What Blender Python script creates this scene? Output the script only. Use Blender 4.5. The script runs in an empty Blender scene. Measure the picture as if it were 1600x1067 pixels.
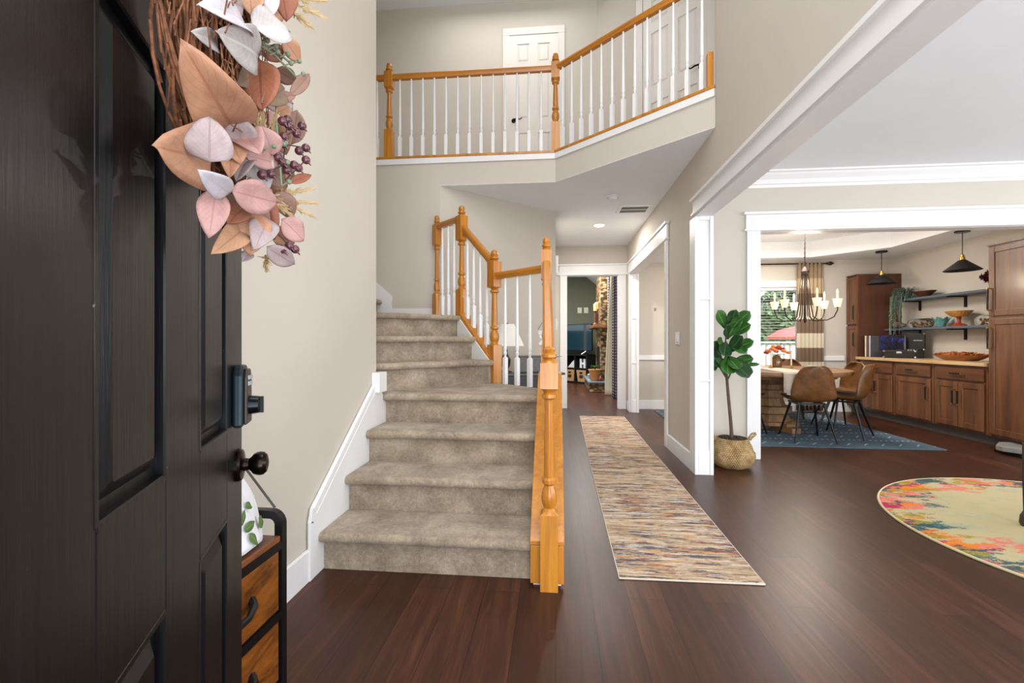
import bpy, bmesh, math, random
from mathutils import Vector, Matrix
random.seed(7)
SC = bpy.context.scene
COL = SC.collection
PI = math.pi
# ------------------------------------------------------------------ camera, world, lights, exposure
cam = bpy.data.cameras.new('camera'); cam.sensor_width = 36; cam.lens = 16.0; cam.clip_start = 0.02
cam_o = bpy.data.objects.new('camera', cam); COL.objects.link(cam_o)
cam_o.location = (0, 0, 1.1); cam_o.rotation_euler = (math.radians(90), 0, math.radians(5.46))
SC.camera = cam_o
SC.view_settings.view_transform = 'Standard'; SC.view_settings.look = 'None'
SC.view_settings.gamma = 1.0; SC.view_settings.use_curve_mapping = False
SC.view_settings.exposure = 0.05
SC.cycles.use_denoising = True
SC.cycles.max_bounces = 10; SC.cycles.diffuse_bounces = 6
world = bpy.data.worlds.new('world'); SC.world = world; world.use_nodes = True
world.node_tree.nodes['Background'].inputs[0].default_value = (0.93, 0.96, 1.0, 1)
world.node_tree.nodes['Background'].inputs[1].default_value = 0.85

def area(name, loc, rot, sx, sy, power, col=(1, 1, 1)):
    l = bpy.data.lights.new(name, 'AREA'); l.shape = 'RECTANGLE'; l.size = sx; l.size_y = sy
    l.energy = power; l.color = col if col != (1, 1, 1) else (.95, .975, 1)
    o = bpy.data.objects.new(name, l); COL.objects.link(o); o.location = loc; o.rotation_euler = rot
    return o
R90 = PI / 2
area('daylight_front_door', (0.2, -1.0, 1.6), (R90, 0, 0), 1.6, 2.4, 48)
area('foyer_upper_fill', (0.0, -1.0, 4.3), (math.radians(80), 0, 0), 2.0, 1.6, 58)  # added area lamp high behind the camera; no window is built there
area('right_room_front_fill', (3.6, -0.9, 1.6), (R90, 0, 0), 2.4, 1.6, 95)  # fill lamp added at the open front to brighten the right room
area('right_room_side_window_light', (5.9, 2.0, 1.5), (R90, 0, R90), 2.2, 1.6, 85)
area('foyer_overhead_fill', (0.0, 1.2, 5.2), (0, 0, 0), 1.2, 1.2, 45, (1, .98, .95))  # unseen panel added under the foyer ceiling as fill, no fixture modelled
area('dining_overhead_fill', (3.1, 6.2, 2.5), (0, 0, 0), 0.8, 0.8, 50, (1, .96, .91))  # extra downward lamp added inside the tray to brighten the dining room
area('upper_hall_fill', (-0.6, 5.0, 5.3), (0, 0, 0), 1.6, 0.9, 18, (1, .97, .93))  # added fill for the upper hall, stands for no known fixture
area('hall_ceiling_fill', (0.3, -1.5, 0.15), (R90 + .65, 0, 0), 2.4, .8, 58)  # unseen lamp tilted upwards, added to lighten the foyer and hall ceilings
area('right_room_ceiling_fill', (3.8, -1.4, 0.2), (R90 + .6, 0, 0), 3.0, .8, 40)  # second upward fill, added for the right room ceiling
area('living_room_fill', (0.2, 10.0, 2.9), (0, 0, 0), 1.5, 1.5, 190, (1, .97, .92))  # overhead area lamp added to brighten the living room, no fixture there
area('living_side_fill', (-1.9, 9.2, 1.5), (R90, 0, -R90), 1.4, 1.4, 45)  # added fill from the left to lighten the cream drape; no window here
area('yard_fill', (9, 9.5, 9), (math.radians(42), 0, 0), 14, 6, 5200)  # area lamp added over the yard as sky proxy, aimed away from the house

# ------------------------------------------------------------------ materials
def lin(c):
    return tuple(((v / 255) / 12.92 if v / 255 <= .04045 else ((v / 255 + .055) / 1.055) ** 2.4) for v in c) + (1,)
MATS = {}
def new_mat(name, rough=.5, met=0., spec=.5, coat=0.):
    m = bpy.data.materials.new(name); m.use_nodes = True
    nt = m.node_tree; b = nt.nodes['Principled BSDF']
    b.inputs['Roughness'].default_value = rough; b.inputs['Metallic'].default_value = met
    b.inputs['Specular IOR Level'].default_value = spec; b.inputs['Coat Weight'].default_value = coat
    b.inputs['Coat Roughness'].default_value = .15
    MATS[name] = m
    return m, nt, b
def coords(nt, scale=(1, 1, 1), kind='Object', rot=(0, 0, 0)):
    tc = nt.nodes.new('ShaderNodeTexCoord'); mp = nt.nodes.new('ShaderNodeMapping')
    mp.inputs['Scale'].default_value = scale; mp.inputs['Rotation'].default_value = rot
    nt.links.new(tc.outputs[kind], mp.inputs['Vector'])
    return mp.outputs['Vector']
def noise(nt, vec, scale, detail=4, rough=.6, dist=0.):
    n = nt.nodes.new('ShaderNodeTexNoise'); n.inputs['Scale'].default_value = scale
    n.inputs['Detail'].default_value = detail; n.inputs['Roughness'].default_value = rough
    n.inputs['Distortion'].default_value = dist
    nt.links.new(vec, n.inputs['Vector'])
    return n.outputs['Fac']
def ramp(nt, fac, stops, interp='LINEAR'):
    r = nt.nodes.new('ShaderNodeValToRGB'); cr = r.color_ramp; cr.interpolation = interp
    while len(cr.elements) < len(stops): cr.elements.new(.5)
    for e, (p, c) in zip(cr.elements, stops):
        e.position = p; e.color = c
    nt.links.new(fac, r.inputs['Fac'])
    return r.outputs['Color']
def mth(nt, op, a, b=None, c=None):
    n = nt.nodes.new('ShaderNodeMath'); n.operation = op
    for i, v in enumerate((a, b, c)):
        if v is None: continue
        if isinstance(v, (int, float)): n.inputs[i].default_value = v
        else: nt.links.new(v, n.inputs[i])
    return n.outputs[0]
def mix(nt, fac, a, b):
    n = nt.nodes.new('ShaderNodeMix'); n.data_type = 'RGBA'
    for i, v in ((0, fac), (6, a), (7, b)):
        if isinstance(v, (int, float)): n.inputs[i].default_value = v
        elif isinstance(v, tuple): n.inputs[i].default_value = v
        else: nt.links.new(v, n.inputs[i])
    return n.outputs[2]
def bump(nt, b, h, strength=.2, dist=.01):
    n = nt.nodes.new('ShaderNodeBump'); n.inputs['Strength'].default_value = strength; n.inputs['Distance'].default_value = dist
    nt.links.new(h, n.inputs['Height']); nt.links.new(n.outputs['Normal'], b.inputs['Normal'])
def sep(nt, vec):
    n = nt.nodes.new('ShaderNodeSeparateXYZ'); nt.links.new(vec, n.inputs[0]); return n.outputs
def plain(name, rgb, rough=.5, met=0., var=.06, vs=6., bs=0., bscale=200., spec=.5, coat=0.):
    m, nt, b = new_mat(name, rough, met, spec, coat)
    v = coords(nt); f = noise(nt, v, vs, 3)
    c = lin(rgb)
    lo = tuple(x * (1 - var) for x in c[:3]) + (1,); hi = tuple(min(1, x * (1 + var)) for x in c[:3]) + (1,)
    nt.links.new(ramp(nt, f, [(.3, lo), (.7, hi)]), b.inputs['Base Color'])
    if bs: bump(nt, b, noise(nt, v, bscale, 2), bs, .004)
    return m
def wood(name, dark, light, axis=2, scale=14, stretch=.07, rough=.35, coat=.15, detail=5, dist=.6, bs=.05):
    m, nt, b = new_mat(name, rough, 0, .5, coat)
    sc = [1, 1, 1]; sc[axis] = stretch
    v = coords(nt, tuple(sc)); f = noise(nt, v, scale, detail, .65, dist)
    f2 = noise(nt, v, scale * 5, 3, .7)
    f3 = mth(nt, 'ADD', mth(nt, 'MULTIPLY', f, .72), mth(nt, 'MULTIPLY', f2, .28))
    nt.links.new(ramp(nt, f3, [(.32, lin(dark)), (.66, lin(light))]), b.inputs['Base Color'])
    bump(nt, b, f2, bs, .004)
    return m
W_WALL = plain('wall_paint', (199, 192, 181), .75, var=.015, vs=2, bs=.06, bscale=160, spec=.25)
W_WHITE = plain('white_trim_paint', (230, 230, 231), .4, var=.01, spec=.4)
W_DOOR = plain('off_white_door_paint', (218, 212, 205), .4, var=.01, spec=.4)
W_CEIL = plain('ceiling_paint', (234, 237, 242), .9, var=.01, spec=.1)
W_GREEN = plain('green_wall_paint', (108, 110, 92), .8, var=.03, spec=.2)
BLACKP = plain('black_metal', (16, 17, 19), .35, .3, var=.1, spec=.5)
OAK = wood('golden_oak', (160, 92, 20), (208, 142, 44), 2, 18, .06, .32, .3)
OAKH = wood('golden_oak_rail', (156, 88, 18), (204, 136, 40), 0, 18, .06, .32, .3)
CAB = wood('walnut_stained_wood', (76, 45, 25), (128, 82, 50), 2, 9, .08, .36, .2)
CABH = wood('walnut_stained_drawer', (74, 42, 24), (120, 74, 45), 1, 9, .08, .36, .2)
CABD = wood('walnut_stained_side', (70, 38, 24), (98, 58, 38), 2, 9, .08, .5, .05)
COUNTER = wood('butcher_block', (188, 146, 98), (222, 188, 142), 1, 10, .06, .35, .1)
TABLEW = wood('reclaimed_table_wood', (82, 54, 32), (150, 108, 68), 0, 8, .12, .5, .05, bs=.2)
PEDW = wood('pedestal_wood', (84, 58, 36), (152, 116, 76), 2, 9, .3, .6, .0, bs=.25)
RUSTIC = wood('rustic_brown_board', (22, 11, 5), (160, 92, 28), 1, 11, .3, .35, .2, 6, 1.8)
RUSTOP = wood('rustic_top_board', (54, 28, 16), (142, 84, 48), 1, 9, .2, .4, .1, 6, 1.2)
BRASS = plain('brass', (198, 160, 88), .3, 1., var=.05)
SILV = plain('satin_silver', (190, 190, 190), .3, 1., var=.03)
MULCH = plain('brown_moss', (60, 50, 42), .95, var=.5, vs=60, bs=.8, bscale=90)

def floor_mat():
    m, nt, b = new_mat('dark_plank_floor', .32, 0, .27, .0)
    tc = nt.nodes.new('ShaderNodeTexCoord'); s = sep(nt, tc.outputs['Object'])
    cb = nt.nodes.new('ShaderNodeCombineXYZ')
    nt.links.new(s[1], cb.inputs[0]); nt.links.new(s[0], cb.inputs[1])
    br = nt.nodes.new('ShaderNodeTexBrick'); nt.links.new(cb.outputs[0], br.inputs['Vector'])
    for k, val in (('Scale', 1.0), ('Brick Width', 1.22), ('Row Height', .155), ('Mortar Size', .0014), ('Bias', 0.), ('Mortar Smooth', .3)):
        br.inputs[k].default_value = val
    br.offset = .37; br.inputs['Color1'].default_value = (.25, .25, .25, 1); br.inputs['Color2'].default_value = (.8, .8, .8, 1)
    br.inputs['Mortar'].default_value = (0, 0, 0, 1)
    v = coords(nt, (9, .55, 1)); g = noise(nt, v, 3, 6, .65, .8)
    v2 = coords(nt, (60, 2.2, 1)); g2 = noise(nt, v2, 3, 3, .7)
    pl = nt.nodes.new('ShaderNodeRGBToBW'); nt.links.new(br.outputs['Color'], pl.inputs[0])
    f = mth(nt, 'ADD', mth(nt, 'MULTIPLY', g, .5), mth(nt, 'ADD', mth(nt, 'MULTIPLY', pl.outputs[0], .22), mth(nt, 'MULTIPLY', g2, .22)))
    c = ramp(nt, f, [(.24, lin((34, 17, 10))), (.48, lin((64, 35, 23))), (.72, lin((104, 62, 42)))])
    c = mix(nt, br.outputs['Fac'], c, lin((26, 14, 11)))
    nt.links.new(c, b.inputs['Base Color'])
    r = mth(nt, 'ADD', .28, mth(nt, 'MULTIPLY', g2, .16)); nt.links.new(r, b.inputs['Roughness'])
    bump(nt, b, mth(nt, 'SUBTRACT', mth(nt, 'MULTIPLY', g2, .25), br.outputs['Fac']), .12, .002)
    return m
FLOOR = floor_mat()
def carpet_mat():
    m, nt, b = new_mat('taupe_carpet', .95, 0, .1)
    v = coords(nt); f = noise(nt, v, 5, 5, .7, .3); f2 = noise(nt, v, 320, 2, .8); f4 = noise(nt, v, 60, 2, .7)
    q = mth(nt, 'ADD', mth(nt, 'MULTIPLY', f, .5), mth(nt, 'ADD', mth(nt, 'MULTIPLY', f2, .3), mth(nt, 'MULTIPLY', f4, .2)))
    nt.links.new(ramp(nt, q, [(.36, lin((118, 104, 88))), (.5, lin((164, 149, 130))), (.64, lin((200, 186, 165)))]), b.inputs['Base Color'])
    bump(nt, b, mth(nt, 'ADD', f2, f4), .7, .006)
    b.inputs['Sheen Weight'].default_value = .2
    return m
CARPET = carpet_mat()
def runner_mat():
    m, nt, b = new_mat('striped_runner_weave', .95, 0, .1)
    def nz(sx, sy, off, d=5, r=.75):
        mp = coords(nt, (sx, sy, 1)); m2 = nt.nodes.new('ShaderNodeMapping'); m2.inputs['Location'].default_value = (off, off * 1.7, 0); nt.links.new(mp, m2.inputs['Vector'])
        return noise(nt, m2.outputs[0], 1.0, d, r)
    f = nz(2.2, 34, 0); f2 = nz(9, 90, 5, 4, .8); brk = nz(24, 150, 9, 2, .8); big = nz(.6, 3.2, 13, 2, .5)
    q = mth(nt, 'ADD', mth(nt, 'MULTIPLY', f, .6), mth(nt, 'ADD', mth(nt, 'MULTIPLY', f2, .3), mth(nt, 'MULTIPLY', brk, .1)))
    base = ramp(nt, q, [(.38, lin((78, 74, 80))), (.43, lin((126, 108, 94))), (.47, lin((168, 144, 116))), (.52, lin((188, 164, 134))), (.57, lin((206, 196, 184))), (.63, lin((150, 112, 88)))])
    def streak(off, col, th, sx=3.0, sy=26, amt=.85):
        n = mth(nt, 'ADD', nz(sx, sy, off, 5, .7), mth(nt, 'ADD', mth(nt, 'MULTIPLY', mth(nt, 'SUBTRACT', brk, .5), .22), mth(nt, 'MULTIPLY', mth(nt, 'SUBTRACT', big, .5), .25)))
        return mix(nt, ramp(nt, n, [(th, (0, 0, 0, 1)), (th + .05, (amt, amt, amt, 1))]), base, lin(col))
    base = streak(21, (200, 192, 184), .55); base = streak(31, (134, 62, 50), .56, 4.5); base = streak(47, (58, 64, 86), .545, 4.5); base = streak(61, (192, 140, 76), .59, 5); base = streak(77, (82, 76, 80), .565, 5)
    nt.links.new(base, b.inputs['Base Color'])
    bump(nt, b, f2, .4, .004)
    return m
RUNNER = runner_mat()
def round_rug_mat():
    m, nt, b = new_mat('abstract_round_rug_pile', .95, 0, .1)
    v = coords(nt, (1, 2.1, 1), rot=(0, 0, -.35)); o = coords(nt)
    fine = noise(nt, o, 70, 3, .8)
    base = mix(nt, noise(nt, v, 2.2, 4), lin((184, 174, 132)), lin((196, 180, 142)))
    tl = noise(nt, v, 3.2, 6, .75)
    base = mix(nt, ramp(nt, tl, [(.52, (0, 0, 0, 1)), (.68, (.75, .75, .75, 1))]), base, lin((140, 168, 152)))
    # colour blotches, denser towards the rim
    s = sep(nt, o); rad = mth(nt, 'SQRT', mth(nt, 'ADD', mth(nt, 'MULTIPLY', s[0], s[0]), mth(nt, 'MULTIPLY', s[1], s[1])))
    rim = mth(nt, 'MULTIPLY', mth(nt, 'SUBTRACT', rad, .72), .36)
    for i, (col, off, th) in enumerate((((62, 104, 108), 3., .66), ((222, 120, 108), 11., .63), ((226, 128, 34), 23., .66), ((176, 34, 92), 37., .68), ((150, 140, 50), 51., .68), ((48, 84, 92), 71., .67))):
        mp = nt.nodes.new('ShaderNodeMapping'); mp.inputs['Location'].default_value = (off, off * .7, 0); nt.links.new(v, mp.inputs['Vector'])
        n = noise(nt, mp.outputs[0], 2.1 + .3 * i, 6, .68)
        q = mth(nt, 'ADD', mth(nt, 'ADD', n, rim), mth(nt, 'MULTIPLY', mth(nt, 'SUBTRACT', fine, .5), .12))
        base = mix(nt, ramp(nt, q, [(th - .005, (0, 0, 0, 1)), (th + .02, (.9, .9, .9, 1))]), base, lin(col))
    nt.links.new(base, b.inputs['Base Color'])
    bump(nt, b, fine, .5, .004)
    return m
ROUNDRUG = round_rug_mat()
def blue_rug_mat():
    m, nt, b = new_mat('slate_blue_woven_rug', .95, 0, .1)
    o = coords(nt); s = sep(nt, o)
    base = mix(nt, noise(nt, o, 30, 4, .8), lin((58, 76, 90)), lin((102, 118, 128)))
    def row(py, y0, h, px, duty, skew):
        yy = mth(nt, 'FRACT', mth(nt, 'MULTIPLY', mth(nt, 'ADD', s[1], y0 + 50), 1 / py))
        xx = mth(nt, 'FRACT', mth(nt, 'MULTIPLY', mth(nt, 'ADD', mth(nt, 'ADD', s[0], mth(nt, 'MULTIPLY', mth(nt, 'MULTIPLY', yy, py), skew)), 50.), 1 / px))
        return mth(nt, 'MULTIPLY', mth(nt, 'LESS_THAN', yy, h), mth(nt, 'LESS_THAN', xx, duty))
    msk = mth(nt, 'MAXIMUM', row(.42, .37, .07, .055, .38, 0.), row(.42, .20, .2, .17, .1, -.9))
    base = mix(nt, mth(nt, 'MULTIPLY', msk, .7), base, lin((198, 204, 204)))
    nt.links.new(base, b.inputs['Base Color']); bump(nt, b, noise(nt, o, 220, 2), .5, .004)
    return m
BLUERUG = blue_rug_mat()
def leather_mat():
    m, nt, b = new_mat('cognac_leather', .42, 0, .45)
    o = coords(nt); f = noise(nt, o, 9, 6, .7); f2 = noise(nt, o, 140, 3, .7)
    q = mth(nt, 'ADD', mth(nt, 'MULTIPLY', f, .7), mth(nt, 'MULTIPLY', f2, .3))
    nt.links.new(ramp(nt, q, [(.34, lin((64, 37, 13))), (.66, lin((124, 79, 34)))]), b.inputs['Base Color'])
    bump(nt, b, f2, .15, .002)
    return m
LEATHER = leather_mat()
def stripes_z(name, bands, rough=.9):
    m, nt, b = new_mat(name, rough, 0, .1)
    tc = nt.nodes.new('ShaderNodeTexCoord'); s = sep(nt, tc.outputs['Object'])
    zmax = bands[-1][0]
    st = []; z0 = 0
    for z1, c in bands:
        st.append((z0 / zmax, lin(c))); z0 = z1
    c = ramp(nt, mth(nt, 'DIVIDE', s[2], zmax), st, 'CONSTANT')
    nt.links.new(c, b.inputs['Base Color'])
    bump(nt, b, noise(nt, coords(nt), 300, 2), .3, .002)
    b.inputs['Transmission Weight'].default_value = .0
    return m
def basket_mat():
    m, nt, b = new_mat('seagrass_weave', .8, 0, .2)
    o = coords(nt); s = sep(nt, o)
    ang = mth(nt, 'ARCTAN2', s[1], s[0])
    row = mth(nt, 'MULTIPLY', s[2], 70.)
    w = mth(nt, 'SINE', mth(nt, 'ADD', mth(nt, 'MULTIPLY', ang, 60.), mth(nt, 'MULTIPLY', mth(nt, 'FLOOR', row), PI)))
    rr = mth(nt, 'SINE', mth(nt, 'MULTIPLY', row, 2 * PI))
    h = mth(nt, 'ADD', mth(nt, 'MULTIPLY', w, .5), mth(nt, 'MULTIPLY', rr, .5))
    q = mth(nt, 'ADD', mth(nt, 'MULTIPLY', h, .2), noise(nt, o, 14, 4))
    nt.links.new(ramp(nt, q, [(.3, lin((126, 98, 62))), (.55, lin((180, 150, 104))), (.8, lin((206, 180, 136)))]), b.inputs['Base Color'])
    bump(nt, b, h, .8, .006)
    return m
BASKET = basket_mat()
def stone_mat():
    m, nt, b = new_mat('stacked_stone', .85, 0, .2)
    v = coords(nt, (1, 1, 2.0)); vo = nt.nodes.new('ShaderNodeTexVoronoi'); vo.inputs['Scale'].default_value = 9
    nt.links.new(v, vo.inputs['Vector'])
    bw = nt.nodes.new('ShaderNodeRGBToBW'); nt.links.new(vo.outputs['Color'], bw.inputs[0])
    c = ramp(nt, bw.outputs[0], [(.1, lin((92, 74, 52))), (.5, lin((160, 126, 82))), (.9, lin((190, 166, 130)))])
    c = mix(nt, ramp(nt, vo.outputs['Distance'], [(.35, (0, 0, 0, 1)), (.6, (.85, .85, .85, 1))]), c, lin((44, 36, 28)))
    nt.links.new(c, b.inputs['Base Color']); bump(nt, b, vo.outputs['Distance'], -.8, .02)
    return m
STONE = stone_mat()
def lattice_mat(name, dark, light, sc=26):
    m, nt, b = new_mat(name, .9, 0, .1)
    o = coords(nt); s = sep(nt, o)
    yx = mth(nt, 'ADD', s[0], s[1])
    a = mth(nt, 'SINE', mth(nt, 'MULTIPLY', mth(nt, 'ADD', yx, s[2]), sc * PI)); c = mth(nt, 'SINE', mth(nt, 'MULTIPLY', mth(nt, 'SUBTRACT', yx, s[2]), sc * PI))
    k = mth(nt, 'GREATER_THAN', mth(nt, 'MULTIPLY', a, c), .05)
    nt.links.new(mix(nt, k, lin(dark), lin(light)), b.inputs['Base Color'])
    return m
LATTICE = lattice_mat('patterned_curtain_cloth', (64, 54, 68), (150, 140, 144), 18)
def emis(name, rgb, st):
    m, nt, b = new_mat(name, .4)
    b.inputs['Base Color'].default_value = lin(rgb); b.inputs['Emission Color'].default_value = lin(rgb); b.inputs['Emission Strength'].default_value = st
    return m
def glass(name, rgb=(235, 240, 240), rough=.02, alpha=.25):
    m, nt, b = new_mat(name, rough, 0, .5)
    b.inputs['Base Color'].default_value = lin(rgb); b.inputs['Transmission Weight'].default_value = 1.0
    b.inputs['IOR'].default_value = 1.2
    return m
def leafmat(name, base, vein, rough=.5):
    m, nt, b = new_mat(name, rough, 0, .4)
    tc = nt.nodes.new('ShaderNodeTexCoord'); s = sep(nt, tc.outputs['UV'])
    d = mth(nt, 'ABSOLUTE', mth(nt, 'SUBTRACT', s[0], .5))
    mid = mth(nt, 'LESS_THAN', d, .03)
    sv = mth(nt, 'LESS_THAN', mth(nt, 'FRACT', mth(nt, 'MULTIPLY', mth(nt, 'SUBTRACT', s[1], mth(nt, 'MULTIPLY', d, .7)), 9.)), .1)
    k = mth(nt, 'MULTIPLY', mth(nt, 'MAXIMUM', mid, mth(nt, 'MULTIPLY', sv, .6)), .85)
    o = coords(nt); f = noise(nt, o, 28, 4, .7)
    c = lin(base); lo = tuple(x * .72 for x in c[:3]) + (1,)
    nt.links.new(mix(nt, k, ramp(nt, f, [(.3, lo), (.62, c)]), lin(vein)), b.inputs['Base Color'])
    bump(nt, b, mth(nt, 'SUBTRACT', f, k), .3, .003)
    return m

# ------------------------------------------------------------------ mesh builder
class MB:
    def __init__(self):
        self.v = []; self.f = []; self.uv = None; self.smooth = []
    def add(self, vs, fs, smooth=False):
        o = len(self.v); self.v += [tuple(p) for p in vs]
        for f in fs:
            self.f.append(tuple(i + o for i in f)); self.smooth.append(smooth)
        return self
    def box(self, x0, x1, y0, y1, z0, z1):
        vs = [(x, y, z) for z in (z0, z1) for y in (y0, y1) for x in (x0, x1)]
        return self.add(vs, [(0, 2, 3, 1), (4, 5, 7, 6), (0, 1, 5, 4), (2, 6, 7, 3), (0, 4, 6, 2), (1, 3, 7, 5)])
    def prism(self, poly, z0, z1):
        n = len(poly)
        a = sum(poly[i][0] * poly[(i + 1) % n][1] - poly[(i + 1) % n][0] * poly[i][1] for i in range(n))
        if a < 0: poly = poly[::-1]
        vs = [(x, y, z0) for x, y in poly] + [(x, y, z1) for x, y in poly]
        return self.add(vs, [tuple(range(n))[::-1], tuple(range(n, 2 * n))] + [(i, (i + 1) % n, n + (i + 1) % n, n + i) for i in range(n)])
    def extrude(self, poly3, vec):
        n = len(poly3); vec = Vector(vec)
        vs = [Vector(p) for p in poly3]; vs += [p + vec for p in vs]
        return self.add(vs, [tuple(range(n))[::-1], tuple(range(n, 2 * n))] + [(i, (i + 1) % n, n + (i + 1) % n, n + i) for i in range(n)])
    def bar(self, a, b, w, h, up=(0, 0, 1)):
        a = Vector(a); b = Vector(b); d = (b - a).normalized(); up = Vector(up)
        s = d.cross(up).normalized(); u = s.cross(d)
        vs = [p + s * (w / 2 * i) + u * (h / 2 * j) for p in (a, b) for i, j in ((-1, -1), (1, -1), (1, 1), (-1, 1))]
        return self.add(vs, [(0, 1, 2, 3), (7, 6, 5, 4), (0, 4, 5, 1), (1, 5, 6, 2), (2, 6, 7, 3), (3, 7, 4, 0)])
    def tube(self, pts, r, n=8, cap=True):
        pts = [Vector(p) for p in pts]; rs = r if isinstance(r, (list, tuple)) else [r] * len(pts)
        vs = []; prev = None
        for i, p in enumerate(pts):
            d = (pts[min(i + 1, len(pts) - 1)] - pts[max(i - 1, 0)]).normalized()
            if prev is None:
                s = d.cross(Vector((0, 0, 1)))
                if s.length < .05: s = d.cross(Vector((1, 0, 0)))
            else: s = prev - d * prev.dot(d)
            s.normalize(); prev = s; u = d.cross(s)
            for k in range(n):
                t = 2 * PI * k / n
                vs.append(p + (s * math.cos(t) + u * math.sin(t)) * rs[i])
        fs = [(i * n + k, i * n + (k + 1) % n, (i + 1) * n + (k + 1) % n, (i + 1) * n + k) for i in range(len(pts) - 1) for k in range(n)]
        self.add(vs, fs, True)
        if cap:
            o = len(self.v) - len(vs)
            self.f.append(tuple(o + k for k in range(n))[::-1]); self.smooth.append(False)
            self.f.append(tuple(o + (len(pts) - 1) * n + k for k in range(n))); self.smooth.append(False)
        return self
    def lathe(self, prof, c=(0, 0, 0), n=20, axis=None, smooth=True, sx=1., sy=1.):
        # prof rows: (z, r) or (z, r, 'q') for a square section
        vs = []; M = None
        if axis is not None: M = Vector((0, 0, 1)).rotation_difference(Vector(axis).normalized()).to_matrix()
        for row in prof:
            z, r = row[0], row[1]; q = len(row) > 2
            for k in range(n):
                t = 2 * PI * (k + .5) / n
                ca, sa = math.cos(t), math.sin(t)
                if q:
                    m = max(abs(ca), abs(sa)); ca /= m; sa /= m
                p = Vector((ca * r * sx, sa * r * sy, z))
                if M: p = M @ p
                vs.append(p + Vector(c))
        fs = [(i * n + k, i * n + (k + 1) % n, (i + 1) * n + (k + 1) % n, (i + 1) * n + k) for i in range(len(prof) - 1) for k in range(n)]
        o = len(self.v); self.add(vs, fs, smooth)
        self.f.append(tuple(o + k for k in range(n))[::-1]); self.smooth.append(False)
        self.f.append(tuple(o + (len(prof) - 1) * n + k for k in range(n))); self.smooth.append(False)
        return self
    def ball(self, c, r, n=10, sz=1.):
        return self.lathe([(-r * sz * math.cos(PI * i / n), max(1e-4, r * math.sin(PI * i / n))) for i in range(n + 1)], c, n * 2 if n < 8 else 16)
    def grid(self, rows, closed=False, smooth=True):
        nu = len(rows[0]); vs = [p for r in rows for p in r]
        fs = []
        for i in range(len(rows) - 1):
            for k in range(nu if closed else nu - 1):
                fs.append((i * nu + k, i * nu + (k + 1) % nu, (i + 1) * nu + (k + 1) % nu, (i + 1) * nu + k))
        return self.add(vs, fs, smooth)
    def leaf(self, base, tip, w, nrm, bend=.15, fold=.12, shape=None, nl=8, nw=4, uv=True):
        base = Vector(base); tip = Vector(tip); d = tip - base; L = d.length; d.normalize()
        nrm = Vector(nrm); nrm = (nrm - d * nrm.dot(d)).normalized(); s = d.cross(nrm)
        vs = []; uvs = []
        for i in range(nl + 1):
            t = i / nl
            wf = shape(t) if shape else (math.sin(PI * min(1, t ** .75)) ** .8 if 0 < t < 1 else 0.02)
            for k in range(nw + 1):
                q = k / nw * 2 - 1
                vs.append(base + d * (L * t) + s * (q * w / 2 * wf) + nrm * (bend * L * math.sin(PI * t) - fold * w * abs(q) * wf * -1 + .04 * w * math.sin(9 * t + q * 2) * abs(q)))
                uvs.append(((q + 1) / 2, t))
        fs = [(i * (nw + 1) + k, i * (nw + 1) + k + 1, (i + 1) * (nw + 1) + k + 1, (i + 1) * (nw + 1) + k) for i in range(nl) for k in range(nw)]
        if self.uv is None: self.uv = {}
        o = len(self.v)
        for i, u in enumerate(uvs): self.uv[o + i] = u
        return self.add(vs, fs, True)
    def build(self, name, mat, parent=None, world=True, bevel=0., seg=2, solid=0., sub=0, label=None):
        off = Vector((0, 0, 0))
        if parent is not None and world:
            p = parent
            while p is not None: off += p.location; p = p.parent
        me = bpy.data.meshes.new(name)
        me.from_pydata([tuple(Vector(p) - off) for p in self.v], [], self.f)
        me.polygons.foreach_set('use_smooth', self.smooth)
        if self.uv:
            ul = me.uv_layers.new(name='UVMap')
            for lp in me.loops:
                ul.data[lp.index].uv = self.uv.get(lp.vertex_index, (0, 0))
        me.materials.append(mat); me.update()
        if any(self.smooth): me.set_sharp_from_angle(angle=.5)
        o = bpy.data.objects.new(name, me); COL.objects.link(o)
        if parent is not None: o.parent = parent
        if solid:
            m = o.modifiers.new('solid', 'SOLIDIFY'); m.thickness = solid; m.offset = 0
        if bevel:
            m = o.modifiers.new('bevel', 'BEVEL'); m.width = bevel; m.segments = seg; m.limit_method = 'ANGLE'; m.angle_limit = .7; m.harden_normals = False
        if sub:
            m = o.modifiers.new('sub', 'SUBSURF'); m.levels = sub; m.render_levels = sub
        if label: o['label'] = label
        return o
def tag(o, label, cat, group=None, kind=None):
    o['label'] = label; o['category'] = cat
    if group: o['group'] = group
    if kind: o['kind'] = kind
    return o
def thing(name, loc, label, cat, rz=0., group=None):
    o = bpy.data.objects.new(name, None); COL.objects.link(o)
    o.location = loc; o.rotation_euler = (0, 0, rz); o.empty_display_size = .1
    return tag(o, label, cat, group)
def struct(name, mb, mat, **k):
    o = mb.build(name, mat, **k); o['kind'] = 'structure'; return o
def dup(root, loc, rz, label, group=None):
    r = root.copy(); COL.objects.link(r); r.location = loc; r.rotation_euler = (0, 0, rz); r['label'] = label
    if group: r['group'] = group
    for ch in root.children:
        c = ch.copy(); COL.objects.link(c); c.parent = r
        for g in ch.children:
            d = g.copy(); COL.objects.link(d); d.parent = c
    return r

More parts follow.
